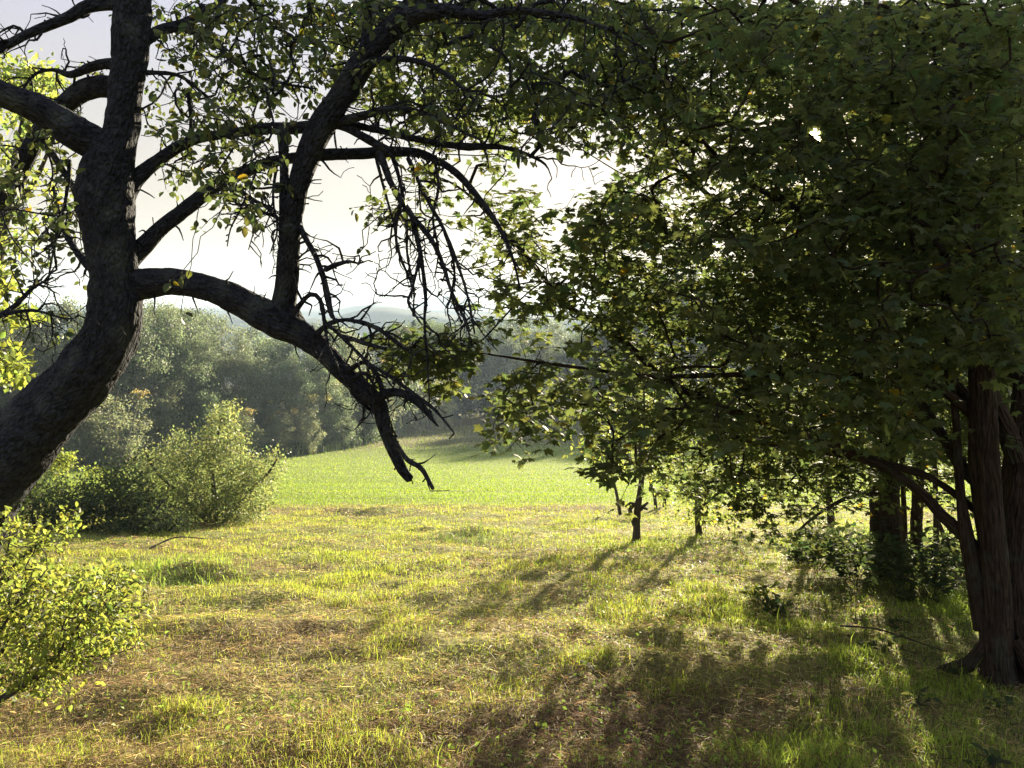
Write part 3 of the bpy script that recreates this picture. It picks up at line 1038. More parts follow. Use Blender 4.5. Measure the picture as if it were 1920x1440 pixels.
# burrs and cracks
a_.build("trunk", M_APPLE_BARK, apple, base, True, 'along')
AB = []   # (points, Y0, Y1, Ym)
AB.append(([(215, 305, 64), (185, 275, 62), (120, 235, 58), (60, 200, 52), (0, 175, 48), (-90, 140, 44), (-250, 60, 30)], 3.25, 2.9, None))
AB.append(([(240, 12, 26), (205, 8, 22), (165, 12, 24), (130, 32, 20), (80, 52, 17), (40, 70, 16), (0, 92, 15), (-50, 114, 12), (-140, 160, 8)], 3.25, 3.0, None))
AB.append(([(225, 165, 40), (195, 162, 38), (160, 168, 36), (130, 190, 34), (100, 215, 30), (76, 245, 30), (52, 290, 30), (25, 345, 28), (-8, 392, 22), (-60, 450, 12)], 3.45, 3.7, None))
AB.append(([(222, 122, 24), (195, 120, 20), (165, 128, 16), (132, 140, 13), (100, 131, 7), (68, 138, 6), (45, 165, 5), (40, 190, 3)], 3.35, 3.6, None))
AB.append(([(80, 262, 20), (100, 290, 14), (122, 325, 12), (140, 360, 9), (150, 400, 6)], 3.5, 3.6, None))
AB.append(([(100, 352, 6), (110, 400, 10), (125, 440, 12), (150, 480, 14), (178, 508, 18), (205, 530, 20)], 3.7, 3.35, None))
AB.append(([(222, 372, 60), (245, 345, 36), (270, 322, 26), (305, 295, 22), (340, 272, 21), (380, 258, 18), (440, 249, 18), (500, 241, 20), (550, 240, 22), (600, 236, 24)], 3.28, 3.12, 3.3))
AB.append(([(222, 505, 64), (240, 484, 46), (268, 462, 34), (300, 430, 28), (350, 390, 27), (400, 352, 25), (450, 326, 22), (520, 302, 20), (600, 291, 21), (680, 288, 21), (740, 284, 18), (795, 290, 15), (850, 320, 13), (895, 368, 11), (935, 425, 9), (960, 480, 6), (975, 540, 4)], 3.3, 3.0, 3.3))
R3 = [(205, 545, 70), (235, 536, 62), (270, 531, 56), (320, 528, 50), (380, 538, 50), (430, 555, 54), (480, 583, 58), (520, 602, 62), (552, 620, 54), (600, 652, 40), (650, 702, 36), (690, 738, 34), (712, 762, 30), (718, 795, 27), (735, 840, 23), (754, 880, 20), (769, 899, 17)]
AB.append((R3, 3.3, 3.1, 3.15))
AB.append(([(545, 612, 56), (532, 575, 46), (536, 540, 42), (541, 480, 40), (547, 420, 38), (560, 350, 38), (576, 300, 44), (602, 240, 48), (640, 180, 46), (680, 120, 44), (720, 70, 42), (765, 25, 40), (810, -40, 38), (880, -180, 30)], 3.17, 2.95, None))
AB.append(([(672, 130, 36), (684, 90, 22), (688, 45, 19), (688, 0, 18), (692, -80, 14)], 3.05, 3.0, None))
AB.append(([(536, 520, 20), (532, 450, 17), (532, 380, 17), (533, 320, 18), (531, 270, 20), (528, 240, 22)], 3.12, 3.08, None))
AB.append(([(605, 240, 26), (640, 228, 20), (680, 217, 16), (730, 204, 12), (770, 207, 11), (820, 222, 9), (865, 245, 7), (900, 262, 4)], 3.1, 2.9, None))
AB.append(([(608, 225, 22), (650, 240, 16), (690, 262, 16), (740, 288, 13)], 3.1, 3.05, None))
AB.append(([(640, 232, 18), (690, 240, 13), (760, 256, 12), (830, 270, 12), (880, 275, 14), (935, 275, 10), (985, 288, 7), (1022, 308, 4), (1035, 335, 2)], 3.15, 3.3, None))
AB.append(([(712, 285, 16), (728, 330, 13), (748, 372, 12), (772, 404, 12), (783, 450, 9), (792, 500, 8), (798, 560, 7), (796, 610, 5), (802, 680, 4), (806, 770, 2)], 3.0, 2.85, None))
AB.append(([(760, 390, 9), (790, 425, 10), (815, 460, 9), (832, 500, 8), (846, 545, 7), (868, 592, 5), (884, 640, 3)], 2.95, 2.7, None))
AB.append(([(752, 380, 7), (742, 430, 6), (750, 480, 5), (770, 528, 4), (772, 560, 3)], 2.95, 3.0, None))
AB.append(([(790, 470, 6), (772, 545, 5), (765, 565, 6), (778, 590, 5), (792, 610, 3)], 2.9, 2.8, None))
AB.append(([(562, 425, 12), (576, 452, 11), (592, 482, 10), (606, 520, 12), (613, 550, 12), (622, 590, 9), (634, 606, 4)], 3.1, 2.95, None))
AB.append(([(610, 506, 10), (632, 496, 9), (655, 490, 6), (672, 494, 4), (691, 488, 2)], 3.0, 2.95, None))
AB.append(([(548, 592, 12), (562, 572, 10), (582, 552, 9), (600, 562, 9), (608, 600, 8), (616, 650, 6), (634, 692, 4)], 3.1, 2.95, None))
AB.append(([(590, 632, 14), (612, 610, 10), (648, 600, 8), (700, 612, 9), (742, 640, 7), (765, 655, 5), (790, 632, 4)], 3.1, 2.85, None))
AB.append(([(612, 606, 7), (650, 640, 7), (690, 680, 7), (735, 708, 7), (780, 742, 8), (815, 768, 6), (852, 812, 3)], 3.0, 2.8, None))
AB.append(([(642, 630, 7), (675, 640, 8), (700, 648, 8), (724, 655, 7)], 2.98, 2.9, None))
AB.append(([(652, 698, 12), (680, 679, 9), (700, 692, 9), (712, 712, 6), (722, 742, 4)], 3.08, 2.95, None))
AB.append(([(660, 712, 9), (684, 700, 7), (706, 728, 6)], 3.05, 3.0, None))
AB.append(([(648, 708, 10), (664, 740, 9), (690, 765, 8), (712, 780, 8)], 3.1, 3.12, None))
AB.append(([(702, 752, 26), (724, 738, 18), (750, 736, 17), (780, 752, 15), (800, 772, 12), (815, 792, 5), (822, 800, 2)], 3.08, 2.9, None))
AB.append(([(722, 800, 12), (742, 830, 10), (764, 862, 9), (788, 876, 9), (800, 894, 8), (812, 917, 7)], 3.06, 2.95, None))
AB.append(([(262, 82, 24), (300, 58, 20), (345, 44, 17), (400, 14, 13), (450, -30, 10)], 3.25, 3.5, None))
AB.append(([(330, 48, 10), (380, 66, 10), (410, 82, 10), (428, 108, 9), (470, 136, 7), (530, 156, 5), (592, 166, 3)], 3.35, 3.1, None))
AB.append(([(262, 136, 10), (320, 138, 7), (350, 150, 7), (380, 175, 5), (430, 214, 3), (470, 226, 2)], 3.25, 3.4, None))
AB.append(([(352, 170, 7), (358, 230, 6), (354, 290, 4)], 3.35, 3.4, None))
AB.append(([(-120, 640, 16), (-40, 610, 13), (20, 580, 10), (62, 540, 7), (100, 520, 3)], 2.9, 3.1, None))
AB.append(([(-120, 560, 10), (-20, 590, 8), (60, 582, 6), (125, 598, 4), (150, 592, 2)], 2.9, 3.0, None))
AB.append(([(130, 300, 8), (128, 340, 7), (118, 400, 5), (100, 470, 4), (88, 540, 3)], 3.4, 3.3, None))
AB.append(([(760, 32, 36), (830, 20, 24), (900, 30, 18), (960, 20, 14), (1060, 30, 9), (1160, 60, 5)], 2.95, 2.6, None))
AB.append(([(690, 120, 16), (740, 110, 12), (800, 120, 10), (850, 150, 8), (900, 200, 5)], 3.0, 2.8, None))
AB.append(([(735, 288, 8), (752, 350, 7), (762, 420, 6), (764, 480, 5), (776, 540, 4), (774, 592, 3)], 3.08, 3.15, None))
AB.append(([(765, 296, 8), (800, 372, 8), (832, 430, 7), (860, 500, 6), (878, 560, 5), (890, 625, 3)], 3.1, 2.8, None))
AB.append(([(705, 296, 6), (722, 360, 5), (738, 420, 4), (744, 474, 3)], 3.05, 3.2, None))
AB.append(([(832, 430, 6), (852, 500, 5), (848, 560, 4), (866, 606, 3)], 3.0, 3.0, None))
AB.append(([(815, 300, 7), (822, 350, 6), (812, 410, 5), (822, 470, 4), (815, 520, 3)], 3.12, 3.0, None))
AB.append(([(432, 340, 9), (470, 372, 8), (500, 388, 7), (522, 410, 6)], 3.2, 3.1, None))
AB.append(([(462, 368, 5), (448, 398, 4), (432, 430, 3), (426, 462, 2)], 3.15, 3.2, None))
AB.append(([(472, 374, 5), (478, 420, 3), (466, 468, 2)], 3.15, 3.0, None))
AB.append(([(520, 302, 6), (512, 370, 5), (520, 430, 4), (508, 470, 2)], 3.15, 3.0, None))
ASP = [TR]
for (pts, Y0, Y1, Ym) in AB:
    S = pix_spline(pts, Y0, Y1, .022, Ym); ASP.append(S)
    w = max(p_[2] for p_ in pts)
    a_ = Acc(); tube(a_, S, 26 if w > 40 else 16 if w > 20 else 9, .10 if w > 20 else .22, 22 if w > 20 else 60, seed=len(ASP), lump=.05)
    a_.build("branch", M_APPLE_BARK, apple, base, True, 'along')
# crooked twigs and spurs
tw = Acc(); tips = []
for si, S in enumerate(ASP[1:]):
    r_m = np.median(S[:, 3])
    T = np.gradient(S[:, :3], axis=0); T /= np.linalg.norm(T, axis=1)[:, None] + 1e-9
    L = np.linalg.norm(S[-1, :3] - S[0, :3])
    thick = r_m > .02
    nt_ = int(L * (9 if thick else 15) * (.7 if S[-1, 2] < 1.35 else 1.2))
    for q in range(nt_):
        k = rs.randint(int(len(S) * .1), len(S))
        sd_ = np.cross(T[k], rs.randn(3)); sd_ /= np.linalg.norm(sd_)
        if thick: ln = rs.uniform(.02, .16)
        else: ln = rs.uniform(.03, .24) * (1.0 if rs.rand() < .8 else 1.5)
        gnarl(tw, S[k, :3] + sd_ * S[k, 3] * .6, sd_ + T[k] * .5 + [0, 0, -.15], ln, min(.0055, .4 * S[k, 3] + .002), rs, 0, -.4, tips)
# short fruiting spurs, thick on the thin drooping shoots
for S in ASP[1:]:
    r_m = np.median(S[:, 3])
    T = np.gradient(S[:, :3], axis=0); T /= np.linalg.norm(T, axis=1)[:, None] + 1e-9
    L = float(np.sum(np.linalg.norm(np.diff(S[:, :3], axis=0), axis=1)))
    for q in range(int(L * (30 if r_m < .016 else 16))):
        k = rs.randint(0, len(S)); sd_ = np.cross(T[k], rs.randn(3)); sd_ /= np.linalg.norm(sd_) + 1e-9
        p0 = S[k, :3] + sd_ * S[k, 3] * .7; ln = rs.uniform(.005, .026); r0 = rs.uniform(.0022, .0042)
        d1 = sd_ + T[k] * rs.uniform(-.2, .7)
        p1 = p0 + d1 * ln * .6; p2 = p1 + (d1 + rs.randn(3) * .7) * ln * .5
        tube(tw, [[*p0, r0], [*p1, r0 * .8], [*p2, r0 * .95]], 5)
# fine growth carrying the leaves
APPLE_MAP = ["00011455555565554443320000000000",
             "00001334555655433332211000000000",
             "00111245544332334433320000000000",
             "11101344310122223332220000000000",
             "22110443100001112222210000000000",
             "32210344101011001000000000000000",
             "33200023100220000000000000000000",
             "22200010000100000000000000000000",
             "21101100000000000000000000000000",
             "12000100000000000000000000000000",
             "11000000000000000000000000000000",
             "10000000000000000000000000000000"]
P2 = dens_sample(APPLE_MAP, 1320, rs, power=1.3)
yy = np.clip(3.25 + .48 * rs.randn(len(P2)) + .25 * (P2[:, 1] < 200), 2.3, 4.6)
tk_ = (P2[:, 0] > 130) & (P2[:, 0] < 285)
yy[tk_] = np.maximum(yy[tk_], 3.5 + .4 * rs.rand(tk_.sum()))
# crown above the frame as well
tg = np.array([at(a1, b1, c1) for (a1, b1), c1 in zip(P2, yy)])
ex = np.stack([rs.uniform(-3.6, 1.6, 500), rs.uniform(2.0, 5.0, 500), rs.uniform(3.35, 4.9, 500)], -1)
ex = ex[(ex[:, 2] - CAM_H) / ex[:, 1] > .47]
tg = np.vstack([tg, ex])
wn, wd_ = wood_nodes(ASP, 4)
paths, gn, gd, gc = grow(wn, wd_, tg, rs, seg=.07, sag=-.02, jit=.009, tip=.0014, expo=.40, maxr=.009)
for S in paths: tube(tw, S, 5)
tw.build("twigs", M_APPLE_BARK, apple, base, False, 'along')
lf = Acc()
m = 0
LP = []; LD = []
for S in paths:
    e_ = S[-1, :3]; d_ = S[-1, :3] - S[-2, :3]; d_ /= np.linalg.norm(d_) + 1e-9
    for q in range(rs.randint(3, 8)):
        k = len(S) - 1 - (rs.randint(0, 3) if q > 2 else 0); k = max(k, 0)
        LP.append(S[k, :3] + rs.randn(3) * .004); LD.append(d_ * .5 + rs.randn(3) * .8 + [0, 0, -.55])
LP = np.array(LP); LD = np.array(LD)
n_ = len(LP)
leaves(lf, OVAL, LP, LD, rs.randn(n_, 3) * .9 + [0, -.2, .8], rs.uniform(.033, .057, n_), tint(n_, rs, .3, .1, .02))
lf.build("foliage", M_APPLE_LEAF, apple, base)

# ------------------------------------------------------------------ big maple, right foreground
rs = np.random.RandomState(13)
SUNPX = np.array([1527, 254.])


def to_px(P):
    Q = P - [0, 0, CAM_H]
    c, s_ = math.cos(PITCH), math.sin(PITCH)
    zf = Q[:, 1] * c - Q[:, 2] * s_; zu = Q[:, 1] * s_ + Q[:, 2] * c
    return np.stack([960 + FPX * Q[:, 0] / zf, 720 - FPX * zu / zf], -1)


def maple_leaves(acc, paths, rs, per=(7, 12), size=(.085, .15), open_sun=True):
    LP = []; LD = []
    for S in paths:
        d_ = S[-1, :3] - S[-2, :3]; d_ /= np.linalg.norm(d_) + 1e-9
        for q in range(rs.randint(*per)):
            k = max(0, len(S) - 1 - min(len(S) - 1, int(abs(rs.randn()) * 1.6)))
            az = rs.rand() * 6.283
            h_ = np.array([math.cos(az), math.sin(az), -.35 + .35 * rs.randn()])
            LP.append(S[k, :3] + rs.randn(3) * .03 * np.array([1, 1, .5])); LD.append(d_ * .35 + h_)
    LP = np.array(LP); LD = np.array(LD)
    sz = rs.uniform(*size, len(LP))
    sz = sz * np.where(to_px(LP)[:, 0] > 1230, .88, 1.0)
    if open_sun:
        c = LP + LD / np.linalg.norm(LD, axis=1)[:, None] * sz[:, None] * .6
        pp = to_px(c)
        r_ = np.hypot(*(pp - SUNPX).T)
        lim = 6.5 + .032 / np.maximum(c[:, 1], 1) * FPX
        k = r_ > lim
        LP, LD, sz = LP[k], LD[k], sz[k]
    n_ = len(LP)
    leaves(acc, MAPLE, LP, LD, rs.randn(n_, 3) * .42 + [0, 0, 1], sz, tint(n_, rs, .28, .10, .006))


MT = pix_spline([(1872, 1345, 130), (1870, 1290, 78), (1868, 1240, 60), (1868, 1150, 54), (1864, 1050, 52), (1854, 950, 52), (1846, 850, 52), (1840, 700, 48), (1824, 550, 52), (1812, 400, 42), (1800, 200, 32), (1790, 0, 26), (1780, -300, 18), (1770, -700, 10)], 3.95, 4.3, .03)
base = on_ground(MT[0, 0], MT[0, 1], -.05)
maple = thing("maple_tree", base, "large maple with several reddish stems at the right edge and wide dark leafy boughs", "tree")
a_ = Acc(); tube(a_, MT, 44, .085, 30, seed=2, lump=.08, zs=.12); a_.build("trunk", M_MAPLE_BARK, maple, base, True, 'along')
for a0, ln in ((2.7, .34), (5.8, .35), (1.2, .3)):
    P = []
    for u_, hh, rr in ((0, .26, .030), (.25, .09, .040), (.6, .012, .034), (1.0, -.05, .02)):
        q = [base[0] + math.cos(a0 + .2 * u_) * (ln * u_ + .05), base[1] + math.sin(a0 + .2 * u_) * (ln * u_ + .05)]
        P.append([q[0], q[1], float(ground_h(*q)) + hh, rr])
    a_ = Acc(); tube(a_, spline(P, .02), 12, .10, 24, seed=int(a0 * 10)); a_.build("root", M_MAPLE_BARK, maple, base, True, 'along')
MB = []
MB.append(([(1915, 1340, 150), (1905, 1220, 110), (1900, 1100, 84), (1908, 950, 66), (1922, 800, 56), (1936, 600, 50), (1946, 300, 42), (1952, 0, 28), (1960, -500, 14)], 4.05, 4.5, 'stem'))
MB.append(([(1905, 860, 40), (1885, 800, 36), (1862, 745, 28), (1852, 690, 22), (1846, 600, 16), (1850, 450, 10)], 4.1, 3.9, 'stem'))
MB.append(([(1842, 1180, 34), (1826, 1080, 30), (1812, 1000, 26), (1803, 940, 18), (1797, 870, 16), (1792, 790, 14), (1784, 710, 13), (1777, 620, 15), (1768, 480, 13), (1762, 280, 10), (1750, 60, 6)], 4.0, 4.3, 'stem'))
MB.append(([(1878, 1180, 34), (1872, 1120, 28), (1858, 1068, 25), (1815, 1013, 24), (1765, 965, 22), (1738, 935, 20), (1700, 903, 18), (1672, 884, 17), (1623, 860, 20), (1541, 828, 17), (1421, 787, 16), (1335, 757, 15), (1240, 706, 14), (1163, 634, 12), (1062, 572, 10), (1025, 528, 9), (986, 478, 8), (947, 439, 7), (900, 385, 6), (850, 345, 4), (800, 325, 3)], 3.95, 4.9, 'branch'))
MB.append(([(1838, 910, 26), (1800, 872, 24), (1775, 830, 22), (1752, 795, 20), (1720, 745, 16), (1680, 700, 12), (1620, 660, 9), (1560, 600, 6)], 4.1, 4.6, 'branch'))
MB.append(([(1830, 770, 26), (1770, 700, 20), (1700, 640, 16), (1600, 575, 14), (1472, 513, 13), (1378, 427, 11), (1339, 376, 10), (1271, 320, 8), (1207, 290, 7), (1140, 235, 5), (1080, 180, 3)], 4.2, 5.8, 'branch'))
MB.append(([(1812, 440, 22), (1720, 370, 17), (1600, 320, 14), (1400, 245, 10), (1271, 188, 9), (1198, 145, 7), (1126, 90, 5), (1060, 40, 3)], 4.2, 5.6, 'branch'))
MB.append(([(1834, 960, 16), (1760, 905, 13), (1700, 880, 14), (1560, 850, 12), (1402, 825, 11), (1300, 797, 9), (1220, 788, 8), (1160, 775, 6), (1086, 758, 5), (1000, 765, 3), (930, 800, 2)], 4.1, 5.0, 'branch'))
MB.append(([(1830, 780, 20), (1740, 720, 15), (1600, 700, 12), (1400, 702, 10), (1215, 706, 9), (1120, 694, 7), (1029, 682, 6), (940, 668, 4), (860, 658, 3), (780, 660, 2)], 4.1, 3.9, 'branch'))
MB.append(([(1140, 790, 6), (1150, 810, 5), (1148, 840, 4), (1150, 865, 3)], 3.6, 3.4, 'branch'))
MB.append(([(1815, 380, 20), (1700, 200, 15), (1560, 60, 12), (1400, -60, 9), (1200, -160, 6)], 4.2, 4.4, 'branch'))
MB.append(([(1820, 560, 22), (1700, 480, 16), (1560, 420, 13), (1400, 340, 10), (1300, 240, 7), (1240, 120, 4)], 4.2, 3.6, 'branch'))
MB.append(([(1835, 640, 18), (1780, 560, 14), (1700, 520, 11), (1560, 520, 8), (1400, 560, 6), (1250, 580, 4), (1120, 600, 3), (1000, 590, 2)], 4.2, 6.0, 'branch'))
MB.append(([(1900, 700, 20), (1850, 600, 16), (1760, 500, 12), (1680, 400, 8)], 4.3, 3.3, 'branch'))
MSP = [MT]
for (pts, Y0, Y1, nm) in MB:
    S = pix_spline(pts, Y0, Y1, .035); MSP.append(S)
    w = max(p_[2] for p_ in pts)
    a_ = Acc(); tube(a_, S, 30 if w > 40 else 12, .08, 26, seed=len(MSP), lump=.05, zs=.15)
    a_.build(nm, M_MAPLE_BARK, maple, base, True, 'along')
MAPLE_MAP = ["00000000022344445545666577767777",
             "00000000001233443346777676777777",
             "00000000001233324345566777667777",
             "00000000000232322444566576778888",
             "00000000000011230012556677777888",
             "00000000000011011012345566777888",
             "00000000000021121145556556777888",
             "00000000000000113256667777777888",
             "00000000000000012156667767777888",
             "00000000000000134346667667777888",
             "00000000000000001114556676777788",
             "00000000000000002223455666776777",
             "00000000000000033344555666666677",
             "00000000000000032124456666656666",
             "00000000000000001001245665543244",
             "00000000000000000001223443321223",
             "00000000000000000000001232000000"]
P2 = dens_sample(MAPLE_MAP, 5400, rs, power=1.2)
P2 = P2 + rs.randn(*P2.shape) * 6
u = np.clip((P2[:, 0] - 900) / 1000, 0, 1)
yc = 4.9 * (1 - u) + 4.6 * u
yy = yc + rs.randn(len(P2)) * (.65 + .45 * u)
yy = np.clip(yy, 2.9, 7.5)
near_tr = (P2[:, 0] > 1770) & (P2[:, 1] > 700)
yy[near_tr] = np.maximum(yy[near_tr], 4.9 + rs.rand(near_tr.sum()))
lowr = (P2[:, 1] > 840) & (P2[:, 0] > 1200)
yy[lowr] = np.maximum(yy[lowr], 5.0) + .8
tg = [at(a1, b1, c1) for (a1, b1), c1 in zip(P2, yy)]
# the hanging bough in the middle, and the near dark spray below
for q in range(46):
    tg.append(at(rs.uniform(700, 900), 655 + rs.randn() * 22, 3.85 + rs.randn() * .12))
for q in range(12):
    tg.append(at(rs.uniform(800, 860), rs.uniform(680, 730), 3.85 + rs.randn() * .1))
spray = [at(rs.uniform(1100, 1205), 872 + rs.randn() * 12, 3.35 + rs.randn() * .08) for q in range(9)]
tg = np.array(tg + spray)
ex = np.stack([rs.uniform(-.6, 8.5, 3000), rs.uniform(1.8, 8.0, 3000), rs.uniform(1.0, 7.6, 3000)], -1)  # unseen crown outside the frame, added to shade the ground at lower right
px_ = to_px(ex)
k = (((px_[:, 1] < -10) | (px_[:, 0] > 1935)) & (np.hypot(ex[:, 0] - 3.2, ex[:, 1] - 4.5) < 4.4))
ex = ex[k][:1000]
tg = np.vstack([tg, ex])
wn, wd_ = wood_nodes(MSP, 4)
paths, gn, gd, gc = grow(wn, wd_, tg, rs, seg=.11, sag=.05, jit=.010, tip=.0017, expo=.42, maxr=.014)
tw = Acc()
for S in paths:
    if np.hypot(*(to_px(S[:, :3]) - SUNPX).T).min() > 9: tube(tw, S, 5)
tw.build("twigs", M_MAPLE_BARK, maple, base, False, 'along')
lf = Acc(); maple_leaves(lf, paths, rs, (9, 17), (.050, .122))
lf.build("foliage", M_MAPLE_LEAF, maple, base)
# winged seeds in small brown bunches
for (px, py, Y) in ((1805, 600, 3.9), (1815, 612, 3.9), (1440, 782, 4.2), (1452, 780, 4.2), (1545, 770, 4.4), (1722, 505, 4.0), (1100, 410, 4.7)):
    sd_acc = Acc(); p_ = at(px, py, Y); n_ = 14
    leaves(sd_acc, SIMPLE, p_ + rs.randn(n_, 3) * .015, rs.randn(n_, 3) * .5 + [0, 0, -1], rs.randn(n_, 3), rs.uniform(.03, .045, n_), np.tile([[3.2, 1.7, .9]], (n_, 1)))
    sd_acc.build("seed_bunch", M_MAPLE_LEAF, maple, base)


# ------------------------------------------------------------------ other woody plants
def woody(name, label, cat, basepx, Y, trunk, targets, leaf, lm, per=(6, 11), size=(.04, .07), bark=None, group=None, rs=None, seg=.1, tipr=.0018, maxr=.02,
          spread=.05, up=1.0, extra=None, tv=.3, yel=.0, fol='foliage', expo=.42, rough=.08):
    """trunk: list of splines (pixel rows + depths); targets: world points"""
    bark = bark or M_THIN_BARK
    SP = [pix_spline(p_, a1, b1, .05) for (p_, a1, b1) in trunk]
    base = SP[0][0, :3].copy(); base[2] = float(ground_h(base[0], base[1]))
    root = thing(name, base, label, cat, group)
    a_ = Acc()
    for i, S in enumerate(SP): tube(a_, S, 12 if S[0, 3] > .02 else 7, rough, 20, seed=i)
    a_.build("trunk" if 'tree' in name or 'sapling' in name or 'maple' in name else "stems", bark, root, base, True, 'along')
    wn, wd_ = wood_nodes(SP, 2)
    if targets is not None and len(targets):
        paths, *_ = grow(wn, wd_, np.asarray(targets), rs, seg=seg, sag=.04, jit=.01, tip=tipr, expo=expo, maxr=maxr)
        t_ = Acc()
        for S in paths: tube(t_, S, 4)
        t_.build("twigs", bark, root, base, False, 'along')
        if leaf is not None:
            f_ = Acc()
            if leaf is MAPLE:
                maple_leaves(f_, paths, rs, per, size)
            else:
                LP = []; LD = []
                for S in paths:
                    d_ = S[-1, :3] - S[-2, :3]; d_ /= np.linalg.norm(d_) + 1e-9
                    for q in range(rs.randint(*per)):
                        k = max(0, len(S) - 1 - int(abs(rs.randn()) * 1.8))
                        LP.append(S[k, :3] + rs.randn(3) * spread); LD.append(d_ * .7 + rs.randn(3) * .7)
                LP = np.array(LP); LD = np.array(LD); n_ = len(LP)
                leaves(f_, leaf, LP, LD, rs.randn(n_, 3) * .7 + [0, 0, up], rs.uniform(*size, n_), tint(n_, rs, tv, .1, yel))
            f_.build(fol, lm, root, base)
    return root


def blob(specs, Y, dY, rs):
    """specs: (px, py, rx, ry, n)"""
    out_ = []
    for (cx, cy, rx, ry, n_) in specs:
        k = 0
        while k < n_:
            v = rs.rand(3) * 2 - 1
            if np.dot(v, v) > 1: continue
            q = at(cx + v[0] * rx, cy + v[1] * ry, Y + v[2] * dY)
            if q[2] < float(ground_h(q[0], q[1])) + .03:
                q[2] = float(ground_h(q[0], q[1])) + .05 + .1 * rs.rand()
            out_.append(q); k += 1
    return np.array(out_)


rs = np.random.RandomState(29)
# second maple behind, with its thick dark trunk
g0 = gpix(1662, 1072); YB = g0[1]
T_ = [([(1662, 1095, 76), (1661, 1050, 62), (1659, 960, 54), (1656, 850, 50), (1652, 700, 45), (1648, 520, 38), (1640, 320, 30), (1632, 100, 24), (1628, -150, 16)], YB, YB),
      ([(1655, 860, 16), (1600, 872, 12), (1520, 884, 9), (1420, 882, 6), (1340, 903, 4), (1290, 908, 2)], YB, YB - .8),
      ([(1657, 930, 12), (1600, 930, 9), (1540, 960, 6), (1490, 1000, 4)], YB, YB - .8),
      ([(1650, 640, 20), (1560, 560, 14), (1450, 500, 9), (1360, 460, 5)], YB, YB - .4),
      ([(1650, 600, 20), (1740, 500, 14), (1830, 420, 9)], YB, YB + .6),
      ([(1640, 400, 18), (1540, 280, 12), (1420, 160, 8), (1340, 60, 4)], YB, YB + .8),
      ([(1636, 330, 18), (1720, 180, 12), (1800, 60, 8)], YB, YB - .6)]
MB_MAP = ["00000000000000000000004567788888",
          "00000000000000000000002456788888",
          "00000000000000000000001356688888",
          "00000000000000000000000356688888",
          "00000000000000000000000245688888",
          "00000000000000000000000245678888",
          "00000000000000000000000345678888",
          "00000000000000000000000345678888",
          "00000000000000000000000345778888",
          "00000000000000000000001345788888",
          "00000000000000000000001356788888",
          "00000000000000000000001356788888",
          "00000000000000000001234667777776",
          "00000000000000000001345677666665",
          "00000000000000000000124567765555",
          "00000000000000000000001244432222",
          "00000000000000000000000002100000"]
P2 = dens_sample(MB_MAP, 1850, rs, power=1.1)
tg = np.array([at(a1, b1, np.clip(YB + rs.randn() * .9, YB - 1.6, YB + 2.2)) for a1, b1 in P2])
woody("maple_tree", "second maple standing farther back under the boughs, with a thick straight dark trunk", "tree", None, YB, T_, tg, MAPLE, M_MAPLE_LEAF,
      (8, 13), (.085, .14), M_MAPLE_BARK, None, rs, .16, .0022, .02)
# thin trunks beside it
for (pts, yq, lab, ells) in (
        ([(1697, 1068, 12), (1695, 960, 10), (1690, 850, 8), (1686, 700, 5)], .2, "thinnest straight sapling just right of the thick dark trunk", [(1700, 780, 60, 70, 26)]),
        ([(1718, 1072, 24), (1719, 960, 21), (1724, 850, 18), (1720, 720, 14), (1712, 560, 8)], .1, "thicker of the saplings right of the dark trunk, as wide as a wrist", [(1730, 700, 70, 90, 36)]),
        ([(1756, 1064, 11), (1755, 960, 10), (1752, 860, 8), (1748, 740, 5)], .8, "thin upright sapling nearest to the big right hand trunk", [(1760, 820, 55, 60, 26)]),
        ([(1788, 1055, 9), (1768, 1000, 8), (1748, 950, 6), (1735, 905, 4)], .9, "thin leaning sapling crossing in front of the bright meadow", [(1735, 880, 40, 30, 14)])):
    Yq = gpix(pts[0][0], pts[0][1] - 4)[1] + yq
    woody("sapling", lab, "sapling", None, Yq, [(pts, Yq, Yq)], blob(ells, Yq, .6, rs), MAPLE, M_MAPLE_LEAF, (5, 9), (.08, .13), M_MAPLE_BARK, "saplings under the maples", rs)

# bright maple boughs low down behind (second growth, sunlit)
rs = np.random.RandomState(31)
Yq = gpix(1195, 1018)[1]
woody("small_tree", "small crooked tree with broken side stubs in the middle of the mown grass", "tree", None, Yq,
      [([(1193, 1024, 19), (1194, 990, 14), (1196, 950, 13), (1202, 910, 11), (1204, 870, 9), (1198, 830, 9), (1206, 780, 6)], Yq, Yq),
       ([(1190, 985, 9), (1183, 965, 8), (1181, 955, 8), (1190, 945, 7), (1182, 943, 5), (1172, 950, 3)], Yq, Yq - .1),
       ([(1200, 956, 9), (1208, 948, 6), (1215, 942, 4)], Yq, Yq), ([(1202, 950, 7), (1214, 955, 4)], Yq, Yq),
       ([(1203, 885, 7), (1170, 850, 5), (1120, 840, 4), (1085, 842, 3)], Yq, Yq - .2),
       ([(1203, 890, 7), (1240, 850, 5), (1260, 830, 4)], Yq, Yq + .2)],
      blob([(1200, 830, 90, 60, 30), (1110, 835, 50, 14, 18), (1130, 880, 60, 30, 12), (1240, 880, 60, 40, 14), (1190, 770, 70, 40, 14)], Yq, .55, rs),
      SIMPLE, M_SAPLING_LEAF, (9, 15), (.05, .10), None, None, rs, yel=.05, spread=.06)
Yq = gpix(1310, 1005)[1]
